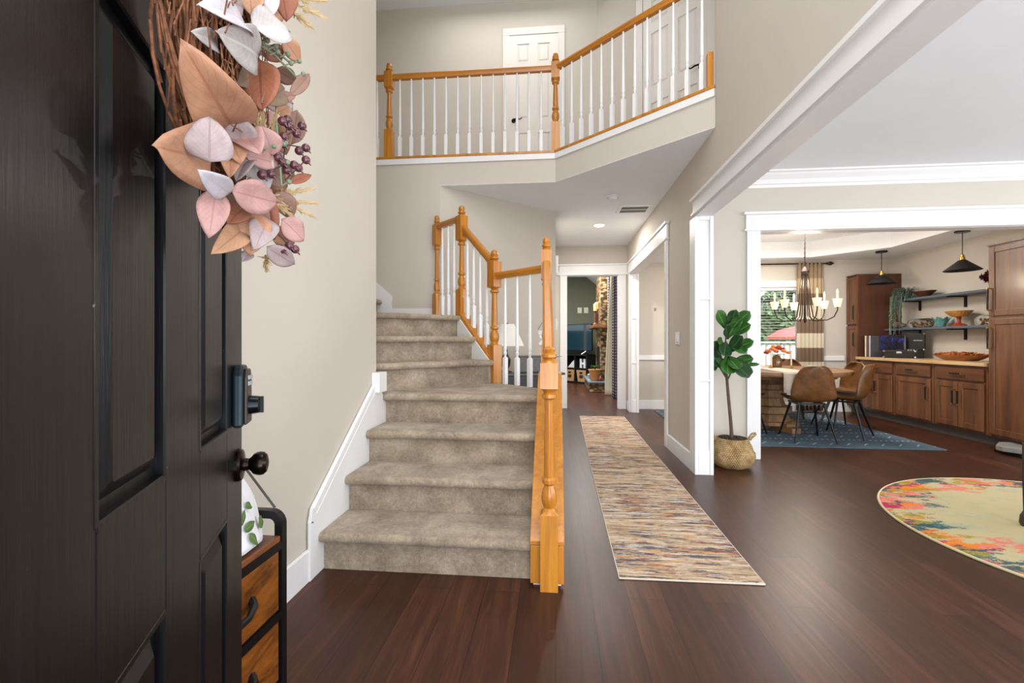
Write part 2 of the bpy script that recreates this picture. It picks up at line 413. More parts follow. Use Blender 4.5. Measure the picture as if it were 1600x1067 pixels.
# ------------------------------------------------------------------ structure
WL = -1.14           # left foyer wall face
R0, R1 = 1.165, 1.275  # right hall wall faces
CH, F2, CF = 2.67, 2.95, 5.42
DC = 2.38            # dining ceiling
struct('floor', MB().box(-3.3, 7.0, -1.2, 14.0, -.05, 0), FLOOR)
struct('wall_left', MB().box(WL - .12, WL, .25, 2.81, 0, CF), W_WALL)
struct('wall_stairwell_front', MB().box(-3.3, WL - .12, 2.69, 2.81, 0, CF), W_WALL)
struct('wall_stairwell_end', MB().box(-3.42, -3.3, 2.69, 5.87, 0, CF), W_WALL)
struct('wall_stairwell_back', MB().box(-3.3, -1.16, 4.5, 4.6, 0, CH + .004), W_WALL)
struct('wall_alcove', MB().prism([(-1.16, 4.5), (0, 5.6), (0, 5.75), (-1.24, 4.58)], 0, CH), W_WALL)
struct('wall_hall_left', MB().box(-.1, 0, 5.62, 7.56, 0, CH), W_WALL)
# hall end wall with opening
m = MB(); m.box(-.1, .17, 7.56, 7.68, 0, CH); m.box(1.04, R1, 7.56, 7.68, 0, CH); m.box(.17, 1.04, 7.56, 7.68, 2.2, CH)
struct('wall_hall_end', m, W_WALL)
# right wall: hall stretch, header over opening, two-storey stretch over the beam
m = MB(); m.box(R0, R1, 3.92, 4.93, 0, CH); m.box(R0, R1, 7.24, 7.56, 0, CH); m.box(R0, R1, 4.93, 7.24, 2.17, CH)
m.box(R0, R1, -.6, 3.92, 2.16, CH); m.box(R0, R1, -.6, 3.455, CH, CF)
struct('wall_right', m, W_WALL)
# upper floor slab (its front is the balcony fascia)
slab = [(-3.3, 4.5), (0, 4.5), (1.165, 3.46), (1.165, 3.46), (3.6, 3.46), (3.6, 5.9), (1.165, 5.9), (-3.3, 5.9)]
slab = [(-3.3, 4.5), (0, 4.5), (R0, 3.46), (R0, 5.9), (-3.3, 5.9)]
struct('wall_balcony_fascia', MB().prism(slab, CH + .004, F2), W_WALL)
struct('ceiling_hall', MB().prism([(-1.16, 4.501), (0, 4.501), (R0, 3.461), (R0, 7.56), (0, 7.56), (0, 5.6)], CH, CH + .004), W_CEIL)
struct('floor_upper_hall', MB().box(R0, 3.6, 3.46, 5.9, CH + .02, F2), CARPET)
struct('wall_upper_back', MB().box(-3.3, .51, 5.75, 5.87, F2, CF), W_WALL)
struct('wall_upper_diagonal', MB().prism([(.51, 5.75), (2.5, 3.76), (2.6, 3.86), (.56, 5.87)], F2, CF), W_WALL)
struct('ceiling_upper', MB().box(-3.4, 3.6, -.6, 5.95, CF, CF + .05), W_CEIL)
# right-hand front room
struct('ceiling_right_room', MB().box(R1, 6.6, -.6, 4.47, CH, CH + .05), W_CEIL)
m = MB(); m.box(R1, 1.87, 4.47, 4.59, 0, CH); m.box(1.87, 4.72, 4.47, 4.59, 2.17, CH); m.box(4.72, 6.6, 4.47, 4.59, 0, CH)
struct('wall_right_room_back', m, W_WALL)
struct('wall_right_room_side', MB().box(6.5, 6.6, 3.3, 4.47, 0, CH), W_WALL)
# dining room shell
WX0, WX1, WZ0, WZ1 = 2.55, 3.86, .5, 1.96
m = MB(); m.box(R1, WX0, 7.6, 7.72, 0, 2.7); m.box(WX1, 5.27, 7.6, 7.72, 0, 2.7); m.box(WX0, WX1, 7.6, 7.72, 0, WZ0); m.box(WX0, WX1, 7.6, 7.72, WZ1, 2.7)
struct('wall_dining_back', m, W_WALL)
struct('wall_dining_right', MB().box(5.15, 5.27, 4.59, 7.6, 0, 2.7), W_WALL)
oct_ = [(1.9, 5.55), (2.4, 5.05), (4.0, 5.05), (4.54, 5.6), (4.54, 6.65), (3.86, 7.3), (2.4, 7.3), (1.9, 6.8)]
bm = bmesh.new()
outer = [bm.verts.new(p + (DC,)) for p in ((R1, 4.59), (5.15, 4.59), (5.15, 7.6), (R1, 7.6))]
inner = [bm.verts.new(p + (DC,)) for p in oct_]; top = [bm.verts.new(p + (DC + .24,)) for p in oct_]
es = [bm.edges.new((l[i], l[(i + 1) % len(l)])) for l in (outer, inner) for i in range(len(l))]
bmesh.ops.triangle_fill(bm, edges=es, use_beauty=True)
for i in range(8): bm.faces.new((inner[i], inner[(i + 1) % 8], top[(i + 1) % 8], top[i]))
bm.faces.new(top)
me = bpy.data.meshes.new('ceiling_dining'); bm.to_mesh(me); bm.free(); me.materials.append(W_CEIL)
o = bpy.data.objects.new('ceiling_dining', me); COL.objects.link(o); o['kind'] = 'structure'
# living room beyond the hall
struct('wall_living_back', MB().box(-2.0, 1.3, 13.0, 13.1, 0, 4.6), W_GREEN)
struct('wall_living_right', MB().box(1.2, 1.3, 7.68, 13.0, 0, 4.6), W_GREEN)
struct('wall_living_left', MB().box(-2.1, -2.0, 7.68, 13.1, 0, 4.6), W_GREEN)
m = MB().add([(1.2, 7.68, 2.65), (1.2, 13, 2.65), (-.6, 13, 4.1), (-.6, 7.68, 4.1), (1.2, 7.68, 2.7), (1.2, 13, 2.7), (-.6, 13, 4.15), (-.6, 7.68, 4.15)],
             [(0, 1, 2, 3), (7, 6, 5, 4)]); m.box(-2.1, -.6, 7.68, 13.1, 4.1, 4.15)
struct('ceiling_living', m, W_CEIL)

# ------------------------------------------------------------------ white trim
def header(m, x0, x1, yf, z0, d=.025, h=.16):
    # craftsman head on a face at y = yf looking to -Y
    m.box(x0, x1, yf - d, yf, z0, z0 + h); m.box(x0 - .02, x1 + .02, yf - d - .02, yf, z0 + h, z0 + h + .025); m.box(x0 - .015, x1 + .015, yf - d - .012, yf, z0 - .012, z0 + .006)
def header_x(m, y0, y1, xf, z0, d=.025, h=.16):
    m.box(xf - d, xf, y0, y1, z0, z0 + h); m.box(xf - d - .02, xf, y0 - .02, y1 + .02, z0 + h, z0 + h + .025); m.box(xf - d - .012, xf, y0 - .015, y1 + .015, z0 - .012, z0 + .006)
# beam over the wide opening to the right room
m = MB(); m.box(R0 - .015, R1 + .015, -.6, 3.92, 2.135, 2.16); header_x(m, -.6, 3.94, R0, 2.162, .022, .105); m.box(R1 + .0005, R1 + .02, -.6, 4.4, 2.1605, 2.3)
struct('trim_beam', m, W_WHITE)
# column at the end of the hall wall, with three recessed panels
m = MB(); c0, c1 = R0 - .02, R1 + .02
m.box(c0, c1, 3.9, 3.95, 0, 2.135); m.box(c0, R0, 3.951, 4.03, 0, 2.135); m.box(R1, c1, 3.951, 4.03, 0, 2.135)
m.box(c0, c0 + .03, 3.88, 3.8995, 0, 2.134); m.box(c1 - .03, c1, 3.88, 3.8995, 0, 2.134)
for z0, z1 in ((0, .2), (.77, .79), (1.445, 1.465), (2.1, 2.135)): m.box(c0 + .031, c1 - .031, 3.882, 3.8995, z0, z1)
struct('trim_column', m, W_WHITE, bevel=.003)
# hall opening into the dining room
m = MB(); header_x(m, 4.84, 7.36, R0, 2.17, .022, .15)
m.box(R0 - .02, R0, 4.85, 4.95, 0, 2.17); m.box(R0 - .02, R0, 7.22, 7.35, 0, 2.17)
m.box(R0 + .0005, R1, 4.93, 4.95, 0, 2.148); m.box(R0 + .0005, R1, 7.2, 7.24, 0, 2.148); m.box(R0 + .0005, R1, 4.93, 7.24, 2.15, 2.1695)
m.box(R0 + .001, R0 + .02, 7.185, 7.1995, 0, 2.147); m.box(R1 - .03, R1 + .01, 7.185, 7.1995, 0, 2.147)
for z0, z1 in ((0, .2), (.76, .78), (1.45, 1.47), (2.08, 2.15)): m.box(R0 + .021, R1 - .031, 7.187, 7.1995, z0, min(z1, 2.146))
struct('trim_hall_opening', m, W_WHITE, bevel=.003)
# hall end opening
m = MB(); header(m, .06, R0, 7.56, 2.2, .022, .145); m.box(.075, .19, 7.54, 7.56, 0, 2.2); m.box(1.02, 1.14, 7.54, 7.56, 0, 2.2)
m.box(.17, .1895, 7.5605, 7.69, 0, 2.179); m.box(1.0205, 1.04, 7.5605, 7.69, 0, 2.179); m.box(.1, 1.1, 7.5605, 7.69, 2.18, 2.199)
struct('trim_hall_end', m, W_WHITE, bevel=.003)
# dining opening
m = MB(); header(m, 1.775, 4.85, 4.47, 2.145, .022, .14); m.box(1.786, 1.907, 4.448, 4.47, 0, 2.145); m.box(4.7, 4.82, 4.448, 4.47, 0, 2.145)
m.box(1.871, 1.9, 4.4705, 4.6, 0, 2.129); m.box(4.69, 4.719, 4.4705, 4.6, 0, 2.129); m.box(1.871, 4.719, 4.4705, 4.6, 2.13, 2.169)
struct('trim_dining_opening', m, W_WHITE, bevel=.003)
# crown moulding of the right room
prof = [(0, 2.535), (-.012, 2.535), (-.018, 2.56), (-.03, 2.565), (-.045, 2.6), (-.08, 2.635), (-.09, 2.65), (-.11, 2.655), (-.11, 2.67), (0, 2.67)]
m = MB().extrude([(R1, 4.47 + y, z) for y, z in prof], (5.2, 0, 0)).extrude([(R1 - y, -.6, z) for y, z in prof][::-1], (0, 5.07, 0))
struct('trim_crown', m, W_WHITE)
# baseboards
def bb(m, a, b, h=.14, t=.016):
    m.bar((a[0], a[1], h / 2), (b[0], b[1], h / 2), t, h); m.bar((a[0], a[1], h), (b[0], b[1], h), t * .5, .012)
m = MB(); bb(m, (WL + .008, .25), (WL + .008, 2.11)); struct('baseboard_left', m, W_WHITE)
m = MB(); bb(m, (R0 - .008, 4.02), (R0 - .008, 4.86)); bb(m, (R0 - .008, 7.35), (R0 - .008, 7.54)); struct('baseboard_right', m, W_WHITE)
m = MB(); bb(m, (1.3, 4.462), (1.79, 4.462)); struct('baseboard_right_room', m, W_WHITE)
m = MB(); bb(m, (R1, 7.592), (4.5, 7.592)); struct('baseboard_dining', m, W_WHITE)
m = MB(); bb(m, (1.192, 7.7), (1.192, 9.9)); struct('baseboard_living', m, W_WHITE)
m = MB(); bb(m, (0.008, 5.62), (0.008, 7.54)); bb(m, (-1.15, 4.5), (-.01, 5.585)); struct('baseboard_hall_left', m, W_WHITE)
m = MB().box(R1, WX0 - .1, 7.575, 7.6, .80, .875); m.box(WX1 + .1, 4.5, 7.575, 7.6, .80, .875); struct('trim_chair_rail', m, W_WHITE, bevel=.006)

# skirt along the left side of the first flight
d = .7
pl = [(2.04, 0), (2.11, 0), (2.94, .55), (2.80, .96), (2.80, .83), (2.78, .80), (2.06, .305), (2.04, .29)]
pl = [(2.0, 0), (2.93, 0), (2.93, .70), (2.78, .84), (2.74, .83), (2.03, .33), (2.0, .27)]
m = MB().extrude([(WL, y, z) for y, z in pl], (.022, 0, 0))
m.bar((WL + .016, 2.0, .0), (WL + .016, 2.0, .27), .014, .03, (0, 1, 0)); m.bar((WL + .016, 2.0, .26), (WL + .016, 2.02, .33), .014, .03, (0, 1, 0)); m.bar((WL + .0165, 2.02, .315), (WL + .0165, 2.75, .83), .019, .03); m.bar((WL + .0125, 2.045, .285), (WL + .0125, 2.76, .79), .024, .022); m.box(WL + .001, WL + .052, 2.735, 2.86, .78, .905)
struct('trim_stair_skirt', m, W_WHITE, bevel=.003)
# skirt and baseboard along the wall at the upper winder
m = MB().box(-1.66, -1.2, 4.484, 4.5, 1.33, 1.435)
m.extrude([(-1.66, 4.484, 1.33), (-1.66, 4.484, 1.56), (-3.0, 4.484, 2.72), (-3.0, 4.484, 1.9)], (0, .016, 0))
struct('trim_upper_skirt', m, W_WHITE)

# balcony white nosing trim
m = MB()
def along(m, pts, z0, z1, out, inn):
    # strips that follow the balcony edge; out = how far in front of the fascia
    (ax, ay), (bx, by), (cx, cy) = pts
    k = math.hypot(cx - bx, cy - by); n2 = ((cy - by) / k, -(cx - bx) / k)   # outward normal of the diagonal
    t = (1 + n2[1] * -1 * 1) if False else None
    tn = math.tan(math.acos(max(-1, min(1, -n2[1]))) / 2)
    def off(o): return [(ax, ay - o), (bx + (-o) * 1 * (tn if n2[0] < 0 else -tn) * 1, by - o), (cx + n2[0] * o, cy + n2[1] * o)]
    p, q = off(out), off(-inn)
    m.prism([p[0], p[1], q[1], q[0]], z0, z1); m.prism([p[1], p[2], q[2], q[1]], z0, z1)
BAL = [(-3.3, 4.5), (0, 4.5), (R0, 3.46)]
along(m, BAL, F2 - .055, F2 + .001, .018, .06); struct('trim_balcony', m, W_WHITE)

# ------------------------------------------------------------------ doors
def panel_door(w, h, t, cols, rows, face=1):
    # local: x across, y thickness (0..t), z up; raised panels on both faces
    m = MB(); r = .011
    m.box(0, w, r, t - r, 0, h)
    xs = [0] + [c for p in cols for c in p] + [w]; zs = [0] + [c for p in rows for c in p] + [h]
    for i in range(0, len(xs), 2): m.box(xs[i], xs[i + 1], 0, t, 0, h)
    for i in range(0, len(zs), 2):
        for a, b in cols: m.box(a, b, 0, t, zs[i], zs[i + 1])
    for a, b in cols:
        for c, d in rows:
            for y0, y1 in ((r, .001), (t - r, t - .001)):
                e, g = .018, .034
                vs = [(a + e, y0, c + e), (b - e, y0, c + e), (b - e, y0, d - e), (a + e, y0, d - e), (a + g, y1, c + g), (b - g, y1, c + g), (b - g, y1, d - g), (a + g, y1, d - g)]
                m.add(vs, [(4, 5, 6, 7), (0, 1, 5, 4), (1, 2, 6, 5), (2, 3, 7, 6), (3, 0, 4, 7)])
                # ogee lip round the recess
                k = .008; yb = y0 + (y1 - y0) * .75
                for p, q in (((a, c), (b, c)), ((a, d), (b, d)), ((a, c), (a, d)), ((b, c), (b, d))):
                    m.bar((p[0], (y0 + yb) / 2, p[1]), (q[0], (y0 + yb) / 2, q[1]), abs(yb - y0) * 1.0 + .003, k * 2, (0, 1, 0))
    return m
def door_black():
    mm, nt, b = new_mat('black_door_paint', .3, 0, .3, .0)
    v = coords(nt, (30, 30, 1.2)); g = noise(nt, v, 3, 5, .7); o = coords(nt); sp = noise(nt, o, 55, 2, .5); s2 = noise(nt, o, 3, 4, .6)
    c = ramp(nt, g, [(.3, lin((8, 9, 11))), (.7, lin((20, 21, 24)))])
    c = mix(nt, ramp(nt, sp, [(.77, (0, 0, 0, 1)), (.79, (.6, .6, .6, 1))]), c, lin((150, 150, 150)))
    nt.links.new(c, b.inputs['Base Color'])
    nt.links.new(mth(nt, 'ADD', .18, mth(nt, 'MULTIPLY', s2, .3)), b.inputs['Roughness'])
    bump(nt, b, g, .25, .002)
    return mm
DOORBLK = door_black()
# front door standing open: free edge E, plane direction T to the hinge, outer face normal N
DE = Vector((-.686, .939, 0)); DT = Vector((.43, -.903, 0)).normalized(); DN = Vector((.903, .43, 0)).normalized()
rzd = math.atan2(DT.y, DT.x)
# local x = DT, local y = rotate90(DT) = (-DT.y, DT.x) = DN
m = panel_door(.82, 2.04, .045, [(.132, .305), (.448, .62)], [(.22, .745), (.915, 1.435), (1.56, 1.9)])
# outer face must lie at local y = 0 looking to +y
for i, (x, y, z) in enumerate(m.v): m.v[i] = (x, y - .045, z + .012)
door = m.build('door_1', DOORBLK, bevel=.002, seg=1); door['kind'] = 'structure'
door.location = DE; door.rotation_euler = (0, 0, rzd)
BRONZE = plain('oil_rubbed_bronze', (38, 30, 27), .25, .85, var=.35, vs=30)
LOCKG = plain('lock_blue_grey', (42, 56, 66), .35, .6, var=.08)
LOCKB = plain('lock_brown_cap', (66, 56, 54), .4, .3)
# knob: rosette, stem, ball
m = MB().lathe([(0, .034), (.006, .034), (.010, .031), (.012, .024), (.013, .014), (.022, .012), (.026, .015), (.031, .0215), (.037, .0242), (.043, .025), (.05, .0238), (.056, .018), (.059, .006)], (.045, 0, .84), 24, (0, 1, 0))
m.build('door_knob', BRONZE, door, world=False)
m = MB(); 
m.extrude([(.03, .0, .925), (.095, .0, .925), (.095, .0, 1.03), (.082, .0, 1.052), (.043, .0, 1.052), (.03, .0, 1.03)], (0, .019, 0))
lk = m.build('door_lock', LOCKG, door, world=False, bevel=.006, seg=3)
m = MB().extrude([(.036, .019, .93), (.089, .019, .93), (.087, .019, 1.025), (.078, .019, 1.044), (.048, .019, 1.044), (.038, .019, 1.025)], (0, .007, 0))
m.build('lock_cover', LOCKB, lk, world=False, bevel=.004)
m = MB().lathe([(.024, .02), (.030, .0195), (.044, .0175), (.046, .013)], (.0625, 0, .968), 20, (0, 1, 0)).box(.0595, .0655, .044, .052, .951, .985)
m.build('turn_knob', plain('dark_knob', (24, 30, 36), .25, .7), lk, world=False)
m = MB().box(.046, .079, .0245, .029, 1.022, 1.03).box(.046, .079, .0245, .029, 1.01, 1.018); m.build('lock_light', plain('lock_pad', (176, 182, 188), .4), lk, world=False)

SIX = lambda w: ([(.1, w / 2 - .05), (w / 2 + .05, w - .1)], [(.2, .78), (.95, 1.55), (1.66, 1.9)])
# upstairs door in the back wall
c_, r_ = SIX(.62); m = panel_door(.62, 2.0, .035, c_, r_)
ud = m.build('door_2', W_DOOR); ud['kind'] = 'structure'; ud.location = (-.585, 5.715, F2)
m = MB(); 
for a, b in ((-.665, -.58), (.03, .115)): m.box(a, b, 5.725, 5.75, F2, F2 + 2.019)
m.box(-.665, .115, 5.725, 5.75, F2 + 2.02, F2 + 2.11); m.box(-.579, .029, 5.735, 5.749, F2 + 1.995, F2 + 2.019)
struct('trim_upper_door', m, W_DOOR, bevel=.004)
def lever(door, x, y, z, sx, n=1):
    m = MB().lathe([(0, .028), (.008, .027), (.012, .012), (.045, .011), (.05, .008)], (x, y, z), 16, (0, -1, 0))
    m.tube([(x, y - .045, z), (x + .04 * sx, y - .05, z + .004), (x + .08 * sx, y - .05, z - .004), (x + .11 * sx, y - .05, z + .01)], [.009, .009, .007, .006], 8)
    m.build('door_handle', BRONZE, door, world=False)
lever(ud, .06, 0, .93, 1)
# upstairs door in the diagonal wall
q = math.sqrt(.5); t0 = .55
c_, r_ = SIX(.74); m = panel_door(.74, 2.0, .035, c_, r_)
dd = m.build('door_3', W_DOOR); dd['kind'] = 'structure'
dd.location = (.51 + t0 * q * 1.28 - .03, 5.75 - t0 * q * 1.28 - .03, F2); dd.rotation_euler = (0, 0, -PI / 4)
lever(dd, .68, 0, .92, -1)
m = MB()
for a, b in ((-.09, -.005), (.745, .83)): m.box(a, b, -.012, .03, 0, 2.009)
m.box(-.09, .83, -.012, .03, 2.01, 2.1)
o = m.build('trim_upper_diagonal_door', W_DOOR, bevel=.004); o['kind'] = 'structure'; o.location = dd.location; o.rotation_euler = dd.rotation_euler

# ------------------------------------------------------------------ staircase
RIS, TRD = .19, .27
st = thing('staircase', (-.6, 2.9, 0), 'carpeted winding staircase with taupe treads turning left beside the oak railing', 'staircase')
def step(poly, front, z, body):
    # poly = plan of the tread, its first edge is the nosing
    m = MB()
    (ax, ay), (bx, by) = poly[0], poly[1]
    d = Vector((bx - ax, by - ay, 0)).normalized(); n = Vector((d.y, -d.x, 0))   # outwards = away from the tread
    c = Vector((sum(p[0] for p in poly) / len(poly), sum(p[1] for p in poly) / len(poly), 0))
    if n.dot(c - Vector((ax, ay, 0))) > 0: n = -n
    m.prism(poly, z - RIS * body, z - .002)
    tp = [(ax + n.x * .03, ay + n.y * .03), (bx + n.x * .03, by + n.y * .03)] + list(poly[1:]) + [poly[0]]
    m.prism(tp, z - .045, z)
    r = .0235
    a = Vector((ax, ay, z - r)) + n * .03; b = Vector((bx, by, z - r)) + n * .03
    m.tube([a, a.lerp(b, .33) + Vector((0, 0, .003)), a.lerp(b, .66), b], r, 14)
    return m.build('carpeted_step', CARPET, st)
XL, XR = WL + .024, -.108
for k in range(3):
    y = 2.11 + TRD * k
    step([(XL, y), (XR, y), (XR, y + TRD + .02), (XL, y + TRD + .02)], None, RIS * (k + 1), 1)
# landing of the fourth step
step([(-1.14, 2.92), (XR, 2.92), (XR, 3.3), (-.5 + .03, 3.70), (-.50, 3.74), (-1.33, 2.91)], None, RIS * 4, 1)
N2 = Vector((-.5, 3.715, 0)); A = Vector((-q, q, 0)); B = Vector((-q, -q, 0))
ab = lambda a, b: tuple((N2 + A * a + B * b)[:2])
step([ab(0, .05), ab(0, 1.17), ab(.26, 1.17), ab(.26, .05)], None, RIS * 5, 1)
step([ab(.24, .05), ab(.24, 1.17), ab(.5, 1.17), ab(.5, .05)], None, RIS * 6, 1)
step([ab(.48, .05), ab(.48, 1.17), (-2.05, 3.3), (-2.05, 4.48), (-1.2, 4.48)], None, RIS * 7, 1)
for k in range(3):
    x = -1.80 - .26 * k
    step([(x, 4.46), (x, 3.3), (x - .28, 3.3), (x - .28, 4.46)], None, RIS * (8 + k), 1)
# closed stringer on the hall side: drywall panel, front board, sloping oak cap
zc = lambda y: .205 + .7 * (y - 2.06)
m = MB().extrude([(-.1, 2.061, 0), (-.1, 2.061, zc(2.06) - .02), (-.1, 3.0, zc(3.0) - .02), (-.1, 3.3, zc(3.0) - .02), (-.1, 3.3, 0)], (.125, 0, 0))
m.build('stringer_wall', W_WHITE, st)
m = MB().box(-.113, .038, 2.047, 2.0595, .012, zc(2.045) - .012); m.build('stringer_end_board', OAK, st, bevel=.003)
m = MB().extrude([(-.115, 2.045, zc(2.045) - .01), (-.115, 2.045, zc(2.045) + .012), (-.115, 3.02, zc(3.02) + .012), (-.115, 3.24, zc(3.02) + .012), (-.115, 3.24, zc(3.02) - .012), (-.115, 3.02, zc(3.02) - .012)], (.155, 0, 0))
m.build('stringer_cap', OAK, st, bevel=.003)
# alcove side panel under the landing and the second flight
def tri(a0, z0, a1, z1, zb, b, th):
    p = N2 + A * a0 + B * b; r = N2 + A * a1 + B * b
    return [(p.x, p.y, zb), (p.x, p.y, z0), (r.x, r.y, z1), (r.x, r.y, zb)], tuple(B * th)
m = MB(); pp, vv = tri(-.58, .72, 0, .72, 0, .0, .05); m.extrude(pp, vv)
pp, vv = tri(0, .9, .5, 1.3, 0, .0, .05); m.extrude(pp, vv); pp, vv = tri(.5, 1.3, 1.0, 1.3, 0, .0, .05); m.extrude(pp, vv)
m.build('alcove_panel', W_WALL, st)
# white inner skirt and oak cap of the second flight
m = MB(); pp, vv = tri(.0, .95, .47, 1.33, .76, .05, .012); m.extrude(pp, vv); m.build('inner_skirt', W_WHITE, st)
c0 = N2 + Vector((0, 0, .965)) + A * .02; c1 = N2 + Vector((0, 0, 1.345)) + A * .46
m = MB().bar(c0, c1, .105, .035); m.build('flight_cap', OAK, st, bevel=.004)

# ------------------------------------------------------------------ railings
def newel_prof(h, w=.043, blk=(.78, 1.0), base=.32, top=True):
    b0, b1 = blk
    p = [(0, w, 'q'), (base - .010, w, 'q'), (base, w * .85), (base + .015, w * .62), (base + .03, w * .8), (base + .06, w * .9), (base + .09, w * .78), (base + .115, w * .52), (base + .125, w * .8), (base + .14, w * .8), (base + .15, w * .6)]
    p += [(base + .17, w * .62), (b0 - .06, w * .5), (b0 - .045, w * .55), (b0 - .035, w * .85), (b0 - .02, w * .85), (b0 - .012, w * .6), (b0, w * .9), (b0 + .006, w, 'q'), (b1 - .006, w, 'q'), (b1, w * .9)]
    p += [(b1 + .012, w * .55), (b1 + .02, w * .85), (b1 + .032, w * .85), (b1 + .04, w * .6), (b1 + .055, w * .74), (h - .012, w * .6), (h, w * .15)]
    return p
def newel(parent, x, y, z, h, rz=0., **k):
    m = MB().lathe(newel_prof(h, **k), (0, 0, 0), 28)
    o = m.build('newel_post', OAK, parent, world=False); o.location = Vector((x, y, z)) - parent.location; o.rotation_euler = (0, 0, rz); return o
def baluster(parent, x, y, z, h, rz=0., hb=.22, w=.0155):
    p = [(0, w, 'q'), (hb - .012, w, 'q'), (hb, w * .62), (hb + .012, w * .62), (hb + .02, w * .88), (hb + .035, w * .88), (hb + .042, w * .62), (hb + .06, w * .95), (hb + .08, w * .9), (h, w * .52)]
    o = MB().lathe(p, (0, 0, 0), 12).build('baluster', W_WHITE, parent, world=False); o.location = Vector((x, y, z)) - parent.location; o.rotation_euler = (0, 0, rz); return o
def handrail(parent, a, b, w=.058, h=.055):
    a = Vector(a); b = Vector(b); d = (b - a).normalized(); s = d.cross(Vector((0, 0, 1))).normalized(); u = s.cross(d)
    pr = [(-.7, -1), (.7, -1), (.8, -.3), (1, .1), (.95, .6), (.55, 1), (-.55, 1), (-.95, .6), (-1, .1), (-.8, -.3)]
    pts = [a + s * (w / 2 * i) + u * (h / 2 * j) for i, j in pr]
    L = (b - a).length
    m = MB(); off = a
    # built along local x so that the grain follows the rail
    Mx = Matrix((d, s, u)).transposed()
    m.extrude([(0, w / 2 * i, h / 2 * j) for i, j in pr], (L, 0, 0))
    o = m.build('handrail', OAKH, parent, world=False); o.matrix_local = Matrix.Translation(a - parent.location) @ Mx.to_4x4(); return o
sr = thing('stair_railing', (-.03, 2.04, 0), 'oak and white stair railing with turned newels climbing left beside the carpeted steps', 'railing')
newel(sr, -.028, 2.04, 0, 1.08, w=.039, blk=(.885, 1.01), base=.345)
NB = Vector((-.065, 3.28, .76)); n2 = Vector((-.5, 3.715, .76)); n3 = Vector((-.845, 4.06, 1.33)); n4 = Vector((-1.17, 4.42, 1.33))
newel(sr, *NB, 1.09, w=.038)
newel(sr, *n2, 1.095, PI / 4, w=.043)
newel(sr, *n3, 1.0, PI / 4, w=.041, blk=(.68, .91), base=.25)
newel(sr, *n4, 1.02, PI / 4, w=.034, blk=(.72, .93), base=.25)
zt = Vector((0, 0, 1))
handrail(sr, (-.03, 2.06, .97), (-.064, 3.26, 1.655))
handrail(sr, NB + zt * .865, n2 + zt * .875)
handrail(sr, n2 + zt * .99 + A * .02, n3 + zt * .80 - A * .02)
handrail(sr, n3 + zt * .885, n4 + zt * .905)
for i in range(4):
    y = 2.3 + .22 * i; baluster(sr, -.032, y, zc(y) + .01, .97 + .571 * (y - 2.06) - .03 - zc(y), hb=.2)
for i in range(3):
    p = NB.lerp(n2, (.29, .53, .77)[i]); baluster(sr, p.x, p.y, .76, .86, PI / 4)
for i in range(4):
    p = c0.lerp(c1, .2 + .22 * i); f = (p - n2).length / (n3 - n2).length
    pz = (n2 + zt * .99).lerp(n3 + zt * .80, ((Vector((p.x, p.y, 0)) - N2).length) / ((n3 - n2).xy.length)).z
    baluster(sr, p.x, p.y, p.z + .01, pz - p.z - .03, PI / 4, hb=.2)
for i in range(3):
    p = n3.lerp(n4, (.3, .53, .77)[i]); baluster(sr, p.x, p.y, 1.33, .88, PI / 4)

br = thing('balcony_railing', (0, 4.5, F2), 'oak balcony railing with white balusters along the upper landing edge', 'railing')
m = MB(); along(m, BAL, F2 + .001, F2 + .024, .026, .09); m.build('base_shoe', OAK, br, bevel=.003)
z1 = F2 + .024
P0 = Vector((0, 4.535, z1)); dv = Vector((R0, 3.46 - 4.5, 0)).normalized()
newel(br, 0, 4.535, z1, .985, w=.042, blk=(.72, .89), base=.3)
newel(br, -1.70, 4.535, z1, .985, w=.042, blk=(.72, .89), base=.3)
pe = Vector((R0 - .022, 3.515, z1)); m = MB().box(pe.x - .02, pe.x + .021, pe.y - .025, pe.y + .025, z1, z1 + .27); m.build('newel_post', OAK, br, bevel=.004); m = MB().box(pe.x - .006, pe.x + .021, pe.y - .045, pe.y + .045, z1 + .78, z1 + .88); m.build('wall_rosette', OAK, br, bevel=.004)
handrail(br, (-2.6, 4.535, z1 + .835), (-.03, 4.535, z1 + .835)); handrail(br, P0 + zt * .835 + dv * .03, pe + zt * .835)
for i in range(18):
    x = -.142 - .1205 * i
    if abs(x + 1.70) > .06: baluster(br, x, 4.535, z1, .82, hb=.23)
L = (pe - P0).length
for i in range(13):
    p = P0.lerp(pe, (i + .8) / 13.3); baluster(br, p.x, p.y, z1, .82, math.atan2(dv.y, dv.x), hb=.23)

# ------------------------------------------------------------------ rugs
def quad_rug(name, pts, z, mat, label, cat, th=.009, border=None, group=None):
    c = Vector((sum(p[0] for p in pts) / 4, sum(p[1] for p in pts) / 4, 0))
    a = math.atan2(pts[1][1] - pts[0][1], pts[1][0] - pts[0][0])
    R = Matrix.Rotation(-a, 2)
    loc = [R @ (Vector(p) - c.xy) for p in pts]
    o = MB().prism([tuple(p) for p in loc], z, z + th).build(name, mat, None, bevel=.003)
    o.location = c; o.rotation_euler = (0, 0, a)
    tag(o, label, cat, group)
    if border:
        m = MB(); n = len(loc)
        for i in range(n):
            p, r = loc[i], loc[(i + 1) % n]; m.tube([(p.x, p.y, z + th * .5), (r.x, r.y, z + th * .5)], th * .52, 8)
        m.build('bound_edge', border, o, world=False)
    return o
BIND = plain('pale_rug_binding', (196, 186, 172), .9, var=.05)
quad_rug('runner_rug', [(.295, 2.146), (.94, 2.152), (.967, 4.475), (.312, 4.425)], 0.0, RUNNER, 'nearer striped multicolour runner rug on the dark hall floor, closest to the newel post', 'rug', .008, BIND)
